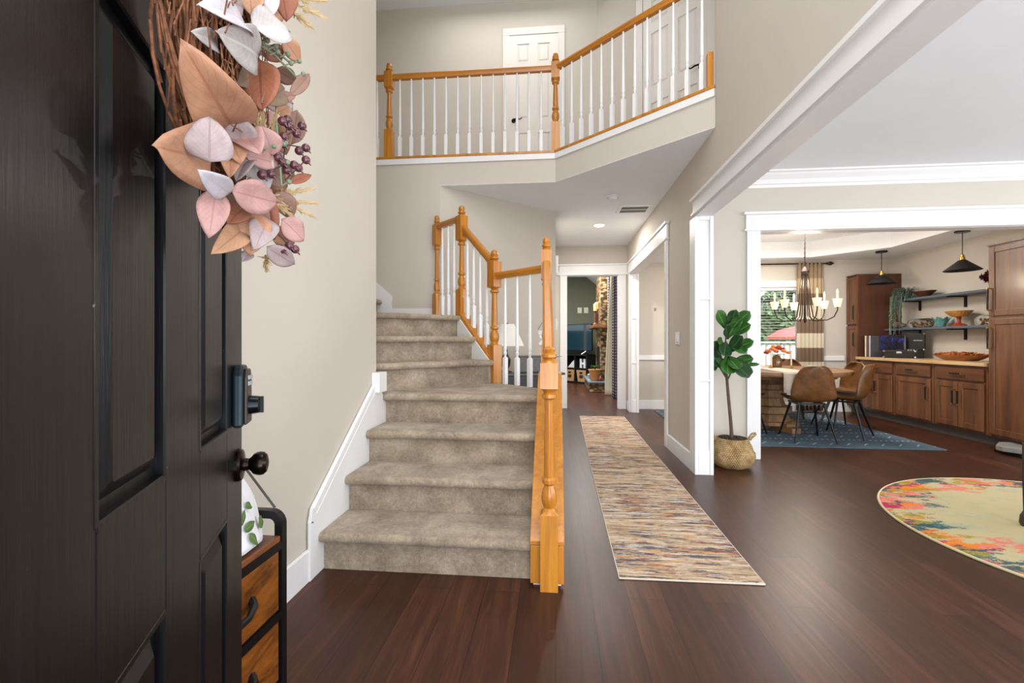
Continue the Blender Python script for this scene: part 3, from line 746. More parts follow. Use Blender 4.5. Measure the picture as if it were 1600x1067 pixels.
quad_rug('runner_rug', [(.318, 4.43), (.961, 4.48), (.993, 6.753), (.356, 6.749)], 0.0, RUNNER, 'farther striped multicolour runner rug leading to the hall end doorway', 'rug', .008, BIND)
o = MB().lathe([(0, 1.15), (.012, 1.15)], (0, 0, 0), 96, smooth=False).build('round_rug', ROUNDRUG); o.location = (3.22, 2.8, 0)
tag(o, 'round cream rug with bright abstract colour blotches in the right front room', 'rug')
MB().tube([(1.15 * math.cos(t * PI / 48), 1.15 * math.sin(t * PI / 48), .007) for t in range(97)], .0075, 8).build('bound_edge', plain('cream_binding', (214, 200, 160), .9), o, world=False)
quad_rug('dining_rug', [(1.55, 5.0), (3.93, 4.98), (3.93, 7.35), (1.55, 7.35)], 0.0, BLUERUG, 'slate blue rug with white dashes under the dining table', 'rug', .01)

# ------------------------------------------------------------------ drawer unit beside the front door, bag and rod
du = thing('drawer_unit', (-.97, .9, 0), 'low rustic brown drawer unit with black metal frame behind the front door', 'drawer unit')
X0, X1, Y0, Y1 = -1.115, -.815, .42, 1.315
def fr(pts): return MB().tube(pts, .011, 4)
for y in (Y0 + .012, Y1 - .012):
    m = MB(); w = .024
    def outl(x0, x1, zt, r): return [(x1, .014)] + [(x1 - r + r * math.cos(PI / 2 * i / 6), zt - r + r * math.sin(PI / 2 * i / 6)) for i in range(7)] + [(x0 + r - r * math.sin(PI / 2 * i / 6), zt - r + r * math.cos(PI / 2 * i / 6)) for i in range(7)] + [(x0, .014)]
    oo, ii = outl(X0, X1, .592, .042), outl(X0 + w, X1 - w, .568, .018)
    n_ = len(oo); vs = [(p[0], y + e, p[1]) for e in (-.012, .012) for l in (oo, ii) for p in l]
    for i in range(n_ - 1):
        pass
    fs = []
    for i in range(n_ - 1): fs += [(i, i + 1, n_ + i + 1, n_ + i), (2 * n_ + i, 3 * n_ + i, 3 * n_ + i + 1, 2 * n_ + i + 1), (i, 2 * n_ + i, 2 * n_ + i + 1, i + 1), (n_ + i, n_ + i + 1, 3 * n_ + i + 1, 3 * n_ + i)]
    fs += [(0, n_, 3 * n_, 2 * n_), (n_ - 1, 3 * n_ - 1, 4 * n_ - 1, 2 * n_ - 1)]
    m.add(vs, fs)
    m.build('side_frame', BLACKP, du)
for y in ():
    m = MB(); w = .024
    r = .035
    arc = lambda cx, cz, a0, a1: [(cx + r * math.cos(a0 + (a1 - a0) * i / 5), y, cz + r * math.sin(a0 + (a1 - a0) * i / 5)) for i in range(6)]
    pts = [(X1 - .012, y, .015), (X1 - .012, y, .58 - r)] + arc(X1 - .012 - r, .58 - r, 0, PI / 2) + arc(X0 + .012 + r, .58 - r, PI / 2, PI) + [(X0 + .012, y, .015)]
    for a, b in zip(pts, pts[1:]): m.bar(a, b, .024, .024, (0, 1, 0))
    for p in pts[1:-1]: m.ball(p, .0125, 6)
    m.build('side_frame', BLACKP, du)
m = MB()
for x in (X0 + .012, X1 - .012):
    for z in (.492, .285, .075): m.box(x - .012, x + .012, Y0 + .024, Y1 - .024, z - .012, z + .012)
m.build('cross_rail', BLACKP, du)
MB().box(X0 + .002, X1 - .004, Y0 + .025, Y1 - .025, .5, .52).build('top_board', RUSTOP, du, bevel=.003)
for yc in (Y0 + .24, Y1 - .24):
    pass
for z0, z1_ in ((.30, .475), (.092, .27)):
    dr = MB().box(X0 + .03, X1 - .006, Y0 + .03, Y1 - .03, z0, z1_).build('drawer', RUSTIC, du, bevel=.003)
    for yc in ((Y0 + Y1) / 2 + .22, (Y0 + Y1) / 2 - .22):
        zc_ = (z0 + z1_) / 2 + .01
        m = MB().tube([(X1 - .006, yc - .075, zc_), (X1 + .012, yc - .06, zc_ - .006), (X1 + .026, yc - .02, zc_ - .014), (X1 + .026, yc + .02, zc_ - .014), (X1 + .012, yc + .06, zc_ - .006), (X1 - .006, yc + .075, zc_)], [.012, .011, .009, .009, .011, .012], 8)
        m.build('handle', BLACKP, dr)
for x in (X0 + .012, X1 - .012):
    for y in (Y0 + .012, Y1 - .012):
        MB().lathe([(0, .012), (.016, .014)], (x, y, 0), 12).build('foot', BLACKP, du)
bag = thing('fabric_bag', (-.92, 1.12, .52), 'white floral fabric bag slumped on the rustic drawer unit top', 'bag')
rows = []
for i in range(11):
    t = i / 10; z = .521 + .30 * t
    w = .16 * (1 - t) ** .6 * (1 + .25 * math.sin(PI * t)) + .012; dp = .10 * (1 - t) ** .6 + .008
    cy = 1.14 - .05 * t; cx = -.92
    rows.append([(cx + dp * math.cos(a) * (1 + .07 * math.sin(5 * a + 3 * t)), cy + w * math.sin(a) * (1 + .06 * math.sin(4 * a + 5 * t)), z + .006 * math.sin(7 * a)) for a in [2 * PI * k / 28 for k in range(28)]])
m = MB().grid(rows, closed=True); n0 = len(m.v); m.f.append(tuple(range(27, -1, -1))); m.smooth.append(True); m.f.append(tuple(range(n0 - 28, n0))); m.smooth.append(True)
m.build('bag_body', plain('white_bag_cloth', (226, 226, 232), .85, var=.05, vs=30, bs=.3, bscale=60), bag, sub=1)
PG = leafmat('printed_leaf_green', (84, 112, 58), (132, 156, 92), .8)
def onbag(y, z):  # x of the bag's front surface
    t = (z - .521) / .30; dp = .10 * max(0, 1 - t) ** .6 + .008; w = .16 * max(0, 1 - t) ** .6 * (1 + .25 * math.sin(PI * max(0, min(1, t)))) + .012; cy = 1.14 - .05 * t
    s = max(-.95, min(.95, (y - cy) / w)); return -.92 + dp * math.sqrt(1 - s * s) * 1.05 + .004
for b, t, w in (((1.12, .615), (1.15, .648), .022), ((1.13, .60), (1.18, .605), .026), ((1.145, .585), (1.17, .545), .026), ((1.2, .578), (1.225, .605), .03), ((1.16, .66), (1.185, .64), .02), ((1.06, .62), (1.03, .66), .026), ((1.05, .58), (1.0, .57), .03)):
    m = MB().leaf((onbag(*b) + .002, *b), (onbag(*t) + .002, *t), w, (1, .25, .2), bend=.05, fold=-.05)
    m.build('printed_leaf', PG, bag, solid=.001)
def txt(c):
    t = bpy.data.objects.new('text_tmp', c); me = bpy.data.meshes.new_from_object(t); me.name = c.name
    o = bpy.data.objects.new(c.name, me); COL.objects.link(o); bpy.data.objects.remove(t); return o
c = bpy.data.curves.new('printed_word', 'FONT'); c.body = 'RON'; c.size = .028; c.extrude = .0008; c.align_x = 'CENTER'
o = txt(c); o.parent = bag; o.data.materials.append(plain('faded_red_print', (206, 112, 96), .8))
o.location = (onbag(1.14, .725) + .004 + .92, 1.145 - 1.12, .722 - .52); o.rotation_euler = (R90 - .3, math.radians(35), R90 + .2)
o = MB().tube([(-1.09, 1.285, .585), (-1.12, 1.20, .72)], .004, 8).tube([(-1.1225, 1.193, .731), (-1.1275, 1.178, .755)], .004, 8).build('dowel_rod', plain('dark_dowel', (58, 52, 46), .6))
m = MB().tube([(-.845, 1.303, .597), (-.97, 1.285, .772), (-1.1345, 1.262, 1.0)], .0036, 8); bpy.data.objects.remove(o)
o = m.build('dowel_rod', MATS['dark_dowel']); tag(o, 'thin dark rod leaning from the black drawer frame to the wall, below the knob', 'rod')

# ------------------------------------------------------------------ wreath on the front door
def dpt(s, n, z): return DE + DT * s + DN * n + Vector((0, 0, z))
wc = dpt(.375, .052, 1.50)
wr = thing('wreath', tuple(dpt(.40, .003, 1.50)), 'autumn leaf and berry wreath hanging on the black front door', 'wreath')
m = MB()
for i in range(230):
    a0 = random.uniform(0, 2 * PI); ln = random.uniform(1.0, 2.4); rr = .150 + random.uniform(-.026, .026); nn = random.uniform(.022, .062); ph = random.uniform(0, 6)
    pts = []
    for k in range(9):
        a = a0 + ln * k / 8; R_ = rr + .007 * math.sin(3 * a + ph); n_ = nn + .012 * math.cos(2.3 * a + ph)
        pts.append(wc + DT * (R_ * math.cos(a)) + DN * (n_ - .052) + Vector((0, 0, R_ * math.sin(a))))
    m.tube(pts, random.uniform(.0009, .0022), 4)
for i in range(900):
    a = random.uniform(0, 2 * PI); t_ = random.uniform(-.03, .03); n_ = random.uniform(-.03, .036)
    p = wc + DT * ((.150 + t_) * math.cos(a)) + DN * n_ + Vector((0, 0, (.150 + t_) * math.sin(a)))
    d_ = Vector((random.uniform(-1, 1), random.uniform(-1, 1), random.uniform(-1, 1))).normalized() * random.uniform(.006, .017)
    tg = (DT * -math.sin(a) + Vector((0, 0, math.cos(a)))) * random.uniform(.005, .02)
    m.tube([p - d_ * .6 - tg, p + d_ * .6 + tg], [.0011, .0007], 4, cap=False)
tw = plain('grapevine_twig', (128, 82, 54), .8, var=.6, vs=90)
m.build('twig_ring', tw, wr, label='brown grapevine twig ring')
LM = {'co': leafmat('copper_leaf', (185, 137, 108), (160, 107, 81)), 'cl': leafmat('light_copper_leaf', (186, 142, 111), (155, 105, 80)), 'ru': leafmat('rust_leaf', (150, 91, 65), (119, 64, 44)),
      'ma': leafmat('mauve_leaf', (170, 153, 153), (140, 121, 124)), 'wh': leafmat('lilac_white_leaf', (205, 200, 208), (183, 172, 183)), 'pk': leafmat('dusty_pink_leaf', (186, 144, 139), (158, 114, 114)),
      'si': leafmat('silver_leaf', (184, 178, 176), (203, 199, 199)), 'ta': leafmat('taupe_leaf', (138, 115, 96), (112, 90, 74)), 'br': leafmat('brown_leaf', (146, 112, 97), (112, 80, 67))}
LEAVES=[
((0.463,0.076,1.376),(0.603,0.06,1.4),0.059,'co'),
((0.49,0.06,1.324),(0.6,0.038,1.292),0.06,'co'),
((0.547,0.071,1.301),(0.556,0.074,1.348),0.04,'ma'),
((0.509,0.083,1.279),(0.58,0.069,1.28),0.025,'wh'),
((0.507,0.084,1.283),(0.445,0.127,1.29),0.037,'pk'),
((0.512,0.07,1.28),(0.526,0.066,1.22),0.029,'pk'),
((0.458,0.092,1.507),(0.57,0.066,1.46),0.031,'wh'),
((0.438,0.102,1.491),(0.533,0.075,1.457),0.049,'si'),
((0.457,0.099,1.516),(0.413,0.139,1.547),0.045,'si'),
((0.491,0.066,1.464),(0.551,0.055,1.441),0.021,'si'),
((0.413,0.101,1.5),(0.431,0.106,1.42),0.047,'ru'),
((0.465,0.089,1.352),(0.487,0.086,1.387),0.035,'ma'),
((0.415,0.115,1.365),(0.433,0.105,1.398),0.031,'pk'),
((0.441,0.093,1.278),(0.451,0.095,1.215),0.042,'co'),
((0.442,0.086,1.253),(0.511,0.065,1.204),0.028,'cl'),
((0.43,0.114,1.271),(0.465,0.102,1.22),0.031,'ma'),
((0.388,0.125,1.282),(0.362,0.152,1.257),0.032,'pk'),
((0.413,0.109,1.235),(0.367,0.14,1.219),0.026,'ma'),
((0.444,0.085,1.278),(0.482,0.075,1.248),0.024,'ru'),
((0.384,0.128,1.479),(0.432,0.105,1.43),0.028,'ta'),
((0.383,0.136,1.471),(0.362,0.161,1.52),0.016,'br'),
((0.397,0.119,1.45),(0.376,0.142,1.476),0.014,'br'),
((0.386,0.126,1.553),(0.358,0.147,1.537),0.024,'co'),
((0.382,0.121,1.635),(0.379,0.131,1.584),0.035,'ru'),
((0.42,0.112,1.602),(0.426,0.116,1.556),0.022,'wh'),
((0.441,0.093,1.581),(0.449,0.096,1.538),0.031,'cl'),
((0.375,0.134,1.342),(0.349,0.163,1.366),0.012,'ru'),
((0.407,0.097,1.353),(0.369,0.13,1.337),0.027,'br'),
((0.442,0.086,1.352),(0.392,0.122,1.361),0.022,'pk'),
((0.377,0.116,1.327),(0.351,0.135,1.293),0.028,'br'),
((0.39,0.108,1.261),(0.347,0.138,1.255),0.028,'cl'),
((0.429,0.093,1.35),(0.466,0.082,1.307),0.024,'ma'),
((0.463,0.076,1.353),(0.488,0.079,1.304),0.023,'co'),
((0.391,0.091,1.47),(0.434,0.083,1.397),0.029,'ru'),
((0.511,0.065,1.513),(0.464,0.089,1.535),0.026,'ma'),
((0.377,0.116,1.444),(0.365,0.133,1.462),0.02,'cl'),
((0.351,0.135,1.638),(0.353,0.142,1.675),0.028,'co'),
((0.367,0.115,1.516),(0.343,0.141,1.514),0.024,'br'),
((0.401,0.093,1.488),(0.443,0.078,1.444),0.025,'ta'),
((0.393,0.098,1.335),(0.425,0.087,1.288),0.029,'cl'),
((0.421,0.09,1.224),(0.434,0.083,1.209),0.014,'ma'),
((0.331,0.133,1.418),(0.323,0.14,1.478),0.029,'br'),
((0.361,0.111,1.435),(0.34,0.126,1.397),0.028,'cl'),
((0.379,0.106,1.541),(0.368,0.122,1.528),0.027,'ru'),
]
BERRIES= [(0.387,0.133,1.432),(0.396,0.127,1.425),(0.364,0.151,1.436),(0.373,0.144,1.419),(0.395,0.128,1.392),(0.405,0.122,1.368),(0.368,0.147,1.395),(0.358,0.156,1.405),(0.358,0.156,1.386),(0.377,0.141,1.369),(0.37,0.146,1.368),(0.431,0.106,1.331),(0.415,0.115,1.339),(0.394,0.129,1.403),(0.389,0.132,1.356),(0.384,0.135,1.244),(0.376,0.142,1.241),(0.397,0.127,1.236),(0.385,0.135,1.424),(0.396,0.127,1.364)]
PLUMES= [((0.398,0.102,1.386),(0.439,0.094,1.425)),((0.396,0.104,1.388),(0.423,0.103,1.427)),((0.385,0.111,1.393),(0.397,0.119,1.435)),((0.381,0.113,1.318),(0.338,0.164,1.347)),((0.381,0.113,1.314),(0.334,0.167,1.325)),((0.381,0.113,1.314),(0.338,0.164,1.303)),((0.381,0.113,1.31),(0.371,0.137,1.292)),((0.351,0.135,1.634),(0.318,0.182,1.643)),((0.355,0.132,1.618),(0.342,0.16,1.609)),((0.351,0.135,1.638),(0.322,0.179,1.668)),((0.394,0.105,1.226),(0.412,0.109,1.205))]
STEMS= [((0.462,0.084,1.344),(0.407,0.12,1.38)),((0.441,0.093,1.511),(0.381,0.138,1.52)),((0.436,0.096,1.546),(0.451,0.095,1.509)),((0.441,0.093,1.511),(0.375,0.143,1.505)),((0.397,0.119,1.424),(0.398,0.126,1.329)),((0.427,0.1,1.503),(0.433,0.105,1.529))]
def lshape(t): return max(.02, math.sin(PI * t ** .8) ** .75 if 0 < t < 1 else .02)
def bshape(t): return max(.02, (math.sin(PI * t ** .62) ** .62) if 0 < t < 1 else .03)
for i, (b, t, w, c) in enumerate(LEAVES):
    P_, Q_ = dpt(*b), dpt(*t)
    nrm = (Vector((0, 0, 1.1)) - (P_ + Q_) / 2).normalized() + Vector((random.uniform(-.45, .45), random.uniform(-.3, .3), random.uniform(-.1, .5))) * (.1 if i < 6 else .75)
    m = MB().leaf(P_, Q_, w * (1.15 if i > 1 else 1.25), nrm, bend=random.uniform(.03, .14), fold=random.uniform(.05, .2), shape=bshape if i < 3 else lshape, nl=10, nw=6)
    m.build('leaf', LM[c], wr, solid=.0012)
rl_ = random.Random(5)
for i in range(34):
    a = rl_.uniform(-2.3, 1.2) if i < 26 else rl_.uniform(1.2, 2.6); R_ = rl_.uniform(.10, .20); n_ = rl_.uniform(.05, .085)
    P_ = wc + DT * (-R_ * math.cos(a) * 1.0 - .02) + DN * (n_ - .052) + Vector((0, 0, R_ * math.sin(a)))
    o_ = DT * -math.cos(a + rl_.uniform(-.6, .6)) * .8 + DN * rl_.uniform(.15, .6) + Vector((0, 0, math.sin(a) + rl_.uniform(-.5, .3)))
    L_ = rl_.uniform(.055, .085); nrm = (Vector((0, 0, 1.2)) - P_).normalized() + Vector((rl_.uniform(-.4, .4), rl_.uniform(-.3, .3), rl_.uniform(0, .5)))
    MB().leaf(P_, P_ + o_.normalized() * L_, L_ * .62, nrm, bend=.1, fold=.12, shape=lshape, nl=8, nw=4).build('leaf', LM[('co', 'ma', 'ru', 'pk', 'br', 'cl', 'si', 'ta')[i % 8]], wr, solid=.0012)
BER = plain('burgundy_berry', (88, 48, 56), .3, var=.35, vs=60, coat=.3)
for b in BERRIES: 
    p = dpt(*b); MB().ball(p, .0066, 8).tube([p + Vector((.004, 0, -.004)), p + Vector((.008, 0, -.009))], [.002, .0008], 5).build('berry', BER, wr)
PLM = plain('dried_grass_plume', (196, 170, 128), .95, var=.15, vs=40)
for a_, b_ in PLUMES:
    a, b = dpt(*a_), dpt(*b_); m = MB().tube([a, b], [.0018, .0008], 5); d = b - a
    for k in range(70):
        t = random.uniform(.12, 1); p = a + d * t
        v = d.normalized() * random.uniform(.003, .014) + Vector((random.uniform(-1, 1), random.uniform(-1, 1), random.uniform(-1, 1))) * .010 * (1.15 - t)
        m.tube([p, p + v], [.0011, .0004], 4, cap=False)
    m.build('grass_plume', PLM, wr)
STM = plain('grey_green_stem', (120, 136, 112), .6)
for a_, b_ in STEMS:
    a, b = dpt(*a_), dpt(*b_); m = MB().tube([a, a.lerp(b, .5) + Vector((0, 0, .006)), b], .0016, 6)
    for k in (.4, .7, 1.): 
        p = a.lerp(b, k); m.tube([p, p + Vector((.008, .004, .006))], .001, 5).ball(p + Vector((.009, .005, .007)), .0036, 6)
    m.build('berry_stem', STM, wr)
m = MB()
for cc in (((.387, .133, 1.432), (.39, .128, 1.37)), ((.364, .151, 1.436), (.396, .127, 1.40)), ((.358, .156, 1.405), (.395, .128, 1.392)), ((.358, .156, 1.386), (.39, .13, 1.34)), ((.431, .106, 1.331), (.396, .127, 1.36)), ((.384, .135, 1.244), (.41, .11, 1.27))):
    m.tube([dpt(*cc[0]), dpt(*cc[1])], .001, 5)
m.build('berry_stem', plain('dark_stem', (70, 52, 48), .7), wr)

# ------------------------------------------------------------------ fiddle leaf fig in belly basket
fg = thing('potted_fig', (1.55, 4.18, 0), 'fiddle leaf fig in a woven belly basket against the wall beside the white column', 'potted plant')
bx = Vector((1.55, 4.18, 0))
pr = [(0.001, .04), (.0, .115), (.02, .15), (.06, .175), (.10, .187), (.135, .184), (.142, .172), (.15, .17), (.19, .158), (.235, .135), (.25, .131), (.255, .125), (.235, .118), (.2, .118)]
MB().lathe(pr, bx, 40).build('basket', BASKET, fg)
for s in (-1, 1):
    pts = [bx + Vector((s * x, 0, z)) for x, z in ((.137, .20), (.142, .255), (.165, .288), (.195, .298), (.2, .285), (.175, .262), (.15, .235))]
    MB().tube(pts, .0095, 8).build('basket_handle', BASKET, fg)
m = MB().lathe([(.2, .117), (.235, .1), (.25, .05), (.252, .001)], bx, 24)
for i in range(160):
    a = random.uniform(0, 6.28); r = .115 * math.sqrt(random.random()); p = bx + Vector((r * math.cos(a), r * math.sin(a), .238 + .015 * random.random() + .01 * (1 - r / .115)))
    m.ball(p, random.uniform(.006, .012), 4)
m.build('moss', MULCH, fg)
TRK = plain('fig_trunk', (84, 70, 58), .85, var=.25, vs=30)
tp = [bx + Vector(v) for v in ((.0, 0, .22), (-.012, 0, .4), (-.03, 0, .6), (-.045, .0, .78))]
m = MB().tube(tp, [.016, .014, .013, .012], 10)
m.tube([tp[3], tp[3] + Vector((-.05, 0, .08)), tp[3] + Vector((-.11, -.02, .17)), tp[3] + Vector((-.17, -.03, .23))], [.011, .009, .007, .005], 8)
m.tube([tp[3], tp[3] + Vector((-.012, 0, .15)), tp[3] + Vector((-.01, 0, .33)), tp[3] + Vector((.0, 0, .5))], [.011, .008, .006, .004], 8)
m.tube([tp[3] + Vector((0, 0, -.03)), tp[3] + Vector((.03, -.01, .04)), tp[3] + Vector((.045, -.02, .14))], [.008, .006, .004], 8)
m.build('trunk', TRK, fg)
FIG = leafmat('fig_leaf_green', (44, 94, 32), (104, 148, 72), .35)
FIG2 = leafmat('fig_leaf_dark_green', (28, 62, 30), (70, 108, 60), .4)
def fshape(t): return max(.03, (.42 + .58 * t) * math.sin(PI * min(1, t ** 1.15)) ** .5 if 0 < t < 1 else .03) * 1.05
FL = [((-.03, 1.2), (.10, 1.36), .13, -.12), ((-.045, 1.2), (-.005, 1.375), .12, -.1), ((-.05, 1.2), (-.15, 1.37), .13, -.08), ((-.04, 1.16), (.095, 1.245), .13, -.15), ((-.05, 1.12), (-.11, 1.24), .12, -.17),
      ((-.06, 1.12), (.0, 1.27), .13, -.12), ((-.045, 1.02), (.12, 1.105), .12, -.15), ((-.05, 1.0), (.01, 1.15), .14, -.19), ((-.06, 1.05), (-.16, 1.1), .14, -.10), ((-.02, .92), (.13, .955), .12, -.12),
      ((-.045, .98), (.06, .80), .19, -.21), ((-.05, .99), (-.10, .82), .16, -.18), ((.0, .90), (.19, .905), .05, -.10), ((-.1, .95), (-.19, 1.1), .13, -.1), ((-.12, .96), (-.2, 1.0), .12, -.05), ((-.15, .92), (-.21, .86), .12, -.06), ((-.06, 1.1), (-.13, .98), .15, -.17),
      ((-.05, .97), (-.02, .87), .14, -.2), ((-.03, 1.1), (.05, 1.0), .14, -.16), ((-.17, .98), (-.12, .88), .13, -.09), ((-.05, 1.22), (.03, 1.30), .13, -.15)]
for i, (b, t, w, y) in enumerate(FL):
    P_ = bx + Vector((b[0], y * .25, b[1])); Q_ = bx + Vector((t[0], y, t[1]))
    m = MB().leaf(P_, Q_, w, (random.uniform(-.3, .3), -1, .55), bend=-.04, fold=.12, shape=fshape, nl=10, nw=6)
    m.build('leaf', FIG if i % 3 != 1 and t[1] > .78 else FIG2, fg, solid=.002)

# ------------------------------------------------------------------ small wall and ceiling fittings
def plate(name, box, label, cat, mat=W_WHITE, extra=None):
    x0, x1, y0, y1, z0, z1 = box; t = thing(name, ((x0 + x1) / 2, (y0 + y1) / 2, z0), label, cat)
    MB().box(*box).build('plate', mat, t, bevel=.003)
    if extra:
        for e in extra: MB().box(*e).build('toggle', mat, t, bevel=.002)
    return t
plate('light_switch', (R0 - .008, R0 - .0003, 4.43, 4.555, 1.07, 1.19), 'white light switch plate on the hall wall between the two openings', 'light switch', extra=[(R0 - .013, R0 - .008, y, y + .03, 1.1, 1.16) for y in (4.455, 4.505)])
plate('doorbell_chime', (.0003, .035, 5.86, 5.98, 1.98, 2.2), 'white doorbell chime high on the hall left wall near the end doorway', 'doorbell chime', extra=[(.004, .045, 5.885, 5.955, 1.955, 2.0)])
plate('thermostat', (.0003, .02, 5.88, 5.97, 1.25, 1.39), 'small white control on the hall left wall below the doorbell chime', 'thermostat', extra=[(.02, .026, 5.9, 5.95, 1.30, 1.36)])
plate('outlet_cover', (5.142, 5.1497, 5.9, 5.98, .99, 1.11), 'white outlet cover on the dining wall below the shelves', 'outlet', extra=[(5.138, 5.142, 5.92, 5.96, 1.0 + k * .055, 1.04 + k * .055) for k in (0, 1)])
plate('cable_plate', (1.60, 1.635, 7.593, 7.5997, 1.6, 1.65), 'tiny wall sensor seen through the hall opening above the chair rail', 'sensor', plain('sensor_grey', (150, 140, 132), .5), [(1.61, 1.625, 7.588, 7.593, 1.615, 1.635)])
plate('outlet_cover', (.62, .74, 12.985, 12.9995, 1.90, 2.06), 'left of two small plates on the green wall above the television', 'outlet', plain('plate_cream', (206, 206, 186), .5), [(.66, .70, 12.98, 12.985, 1.95, 2.02)])
plate('outlet_cover', (.80, .92, 12.985, 12.9995, 1.90, 2.06), 'right of two small plates on the green wall above the television', 'outlet', MATS['plate_cream'], [(.84, .88, 12.98, 12.985, 1.95, 2.02)])
sd = thing('smoke_detector', (.62, 5.0, CH - .045), 'round white smoke detector on the hall ceiling beside the vent', 'smoke detector')
MB().lathe([(CH - .012, .068), (CH - .0003, .068)], (.62, 5.0, 0), 28).build('base', W_WHITE, sd); MB().lathe([(CH - .045, .035), (CH - .042, .046), (CH - .012, .05)], (.62, 5.0, 0), 28).build('cover', W_WHITE, sd)
cv = thing('ceiling_vent', (.92, 5.5, CH - .012), 'white ceiling vent with dark slots on the hall ceiling', 'vent')
m = MB(); vx0, vx1, vy0, vy1 = .73, 1.115, 5.34, 5.66
for b in ((vx0, vx1, vy0, vy0 + .04), (vx0, vx1, vy1 - .04, vy1), (vx0, vx0 + .04, vy0 + .0401, vy1 - .0401), (vx1 - .04, vx1, vy0 + .0401, vy1 - .0401), (vx0 + .0401, vx1 - .0401, 5.49, 5.51)): m.box(*b, CH - .012, CH - .0003)
m.build('frame', W_WHITE, cv)
MB().box(vx0 + .03, vx1 - .03, vy0 + .03, vy1 - .03, CH - .003, CH - .0005).build('duct', plain('dark_duct', (24, 24, 24), .9), cv)
for k in range(13):
    y = vy0 + .05 + k * .0185
    m = MB().bar((vx0 + .035, y, CH - .007), (vx1 - .035, y, CH - .007), .010, .002, (0, .5, 1)); m.build('slat', plain('vent_grey', (120, 120, 120), .5) if 'vent_grey' not in MATS else MATS['vent_grey'], cv)
cl = thing('recessed_light', (.584, 6.217, CH - .01), 'lit round recessed light in the hall ceiling', 'ceiling light')
MB().lathe([(CH - .008, .085), (CH - .0003, .09)], (.584, 6.217, 0), 28).build('trim_ring', W_WHITE, cl)
MB().lathe([(CH - .013, .062), (CH - .0075, .066)], (.584, 6.217, 0), 28).build('lens', emis('lit_lens', (255, 248, 235), 9), cl)
area('recessed_lamp', (.584, 6.217, CH - .02), (0, 0, 0), .13, .13, 30, (1, .95, .88))

# ------------------------------------------------------------------ dining chairs and table
def make_chair(label):
    t = thing('dining_chair', (0, 0, 0), label, 'chair', group='brown leather dining chairs')
    prof = [(.235, .428, .17), (.225, .448, .205), (.12, .446, .222), (-.02, .434, .228), (-.12, .436, .228), (-.18, .462, .230), (-.212, .53, .226), (-.232, .62, .210), (-.25, .71, .188), (-.262, .77, .160), (-.268, .808, .122), (-.27, .83, .06)]
    rows = []
    for i, (y, z, w) in enumerate(prof):
        tb = min(1, max(0, (z - .44) / .12)) if i > 3 else 0
        row = []
        for k in range(9):
            s = k / 4 - 1
            row.append((s * w, y + tb * .075 * abs(s) ** 2.2, z + (1 - tb) * .035 * abs(s) ** 2.6))
        rows.append(row)
    MB().grid(rows).build('seat_shell', LEATHER, t, world=False, solid=.03, sub=2)
    m = MB()
    for s in (-1, 1): m.bar((s * .13, -.13, .408), (s * .13, .15, .408), .022, .02)
    m.bar((-.13, .12, .408), (.13, .12, .408), .022, .02); m.bar((-.13, -.11, .408), (.13, -.11, .408), .022, .02)
    m.build('under_frame', BLACKP, t, world=False)
    for x, y in ((-1, 1), (1, 1), (-1, -1), (1, -1)):
        yt = .12 if y > 0 else -.11
        MB().tube([(x * .12, yt, .412), (x * .205, yt + y * .115, .004)], [.0145, .0095], 10).build('leg', BLACKP, t, world=False)
    return t
def face(dx, dy): return math.atan2(dy, dx) - PI / 2
RT = .01
CHL = [((2.79, 5.36), (.1, 1), 'brown leather dining chair with its back to the front room, in front of the table'),
       ((3.33, 5.6), (-.72, .69), 'brown leather dining chair turned sideways at the right front of the table, nearest the cabinets'),
       ((3.60, 6.15), (-1, -.12), 'brown leather dining chair right of the table with its seat and inner back in view'),
       ((3.36, 6.98), (-.45, -.9), 'brown leather dining chair behind the table near the striped curtain, mostly hidden'),
       ((2.165, 5.6), (.7, .7), 'dining chair left of the table almost hidden by the white opening trim')]
c0_ = make_chair(CHL[0][2]); c0_.location = (*CHL[0][0], RT); c0_.rotation_euler = (0, 0, face(*CHL[0][1]))
for (x, y), d, lb in CHL[1:]: dup(c0_, (x, y, RT), face(*d), lb)
TC = Vector((2.72, 6.12, 0)); TR = .88
tb = thing('dining_table', (TC.x, TC.y, RT), 'round wooden dining table on a chunky stacked block pedestal', 'table')
MB().lathe([(.70, TR - .03), (.705, TR - .012), (.715, TR - .01), (.72, TR), (.752, TR), (.757, TR - .006)], TC, 72).build('tabletop', TABLEW, tb)
MB().lathe([(.66, TR - .16), (.70, TR - .14)], TC, 48).build('apron', TABLEW, tb)
pp_ = [(.075, .30), (.12, .30), (.12, .25), (.2, .20), (.22, .26), (.3, .26), (.31, .19), (.4, .16), (.41, .20), (.5, .20), (.51, .17), (.57, .17), (.58, .22), (.66, .27), (.665, .27)]
m = MB().lathe(pp_, TC + Vector((-.04, -.08, 0)), 8, smooth=False); m.build('pedestal', PEDW, tb, bevel=.004)
for a in (0.35, 1.92, 3.49, 5.06):
    d_ = Vector((math.cos(a), math.sin(a), 0)); pc = TC + Vector((-.04, -.08, 0))
    m = MB().bar(pc + Vector((0, 0, .0425)), pc + d_ * .42 + Vector((0, 0, .0425)), .13, .065).bar(pc + Vector((0, 0, .095)), pc + d_ * .34 + Vector((0, 0, .095)), .11, .04)
    m.build('foot', PEDW, tb, bevel=.006)
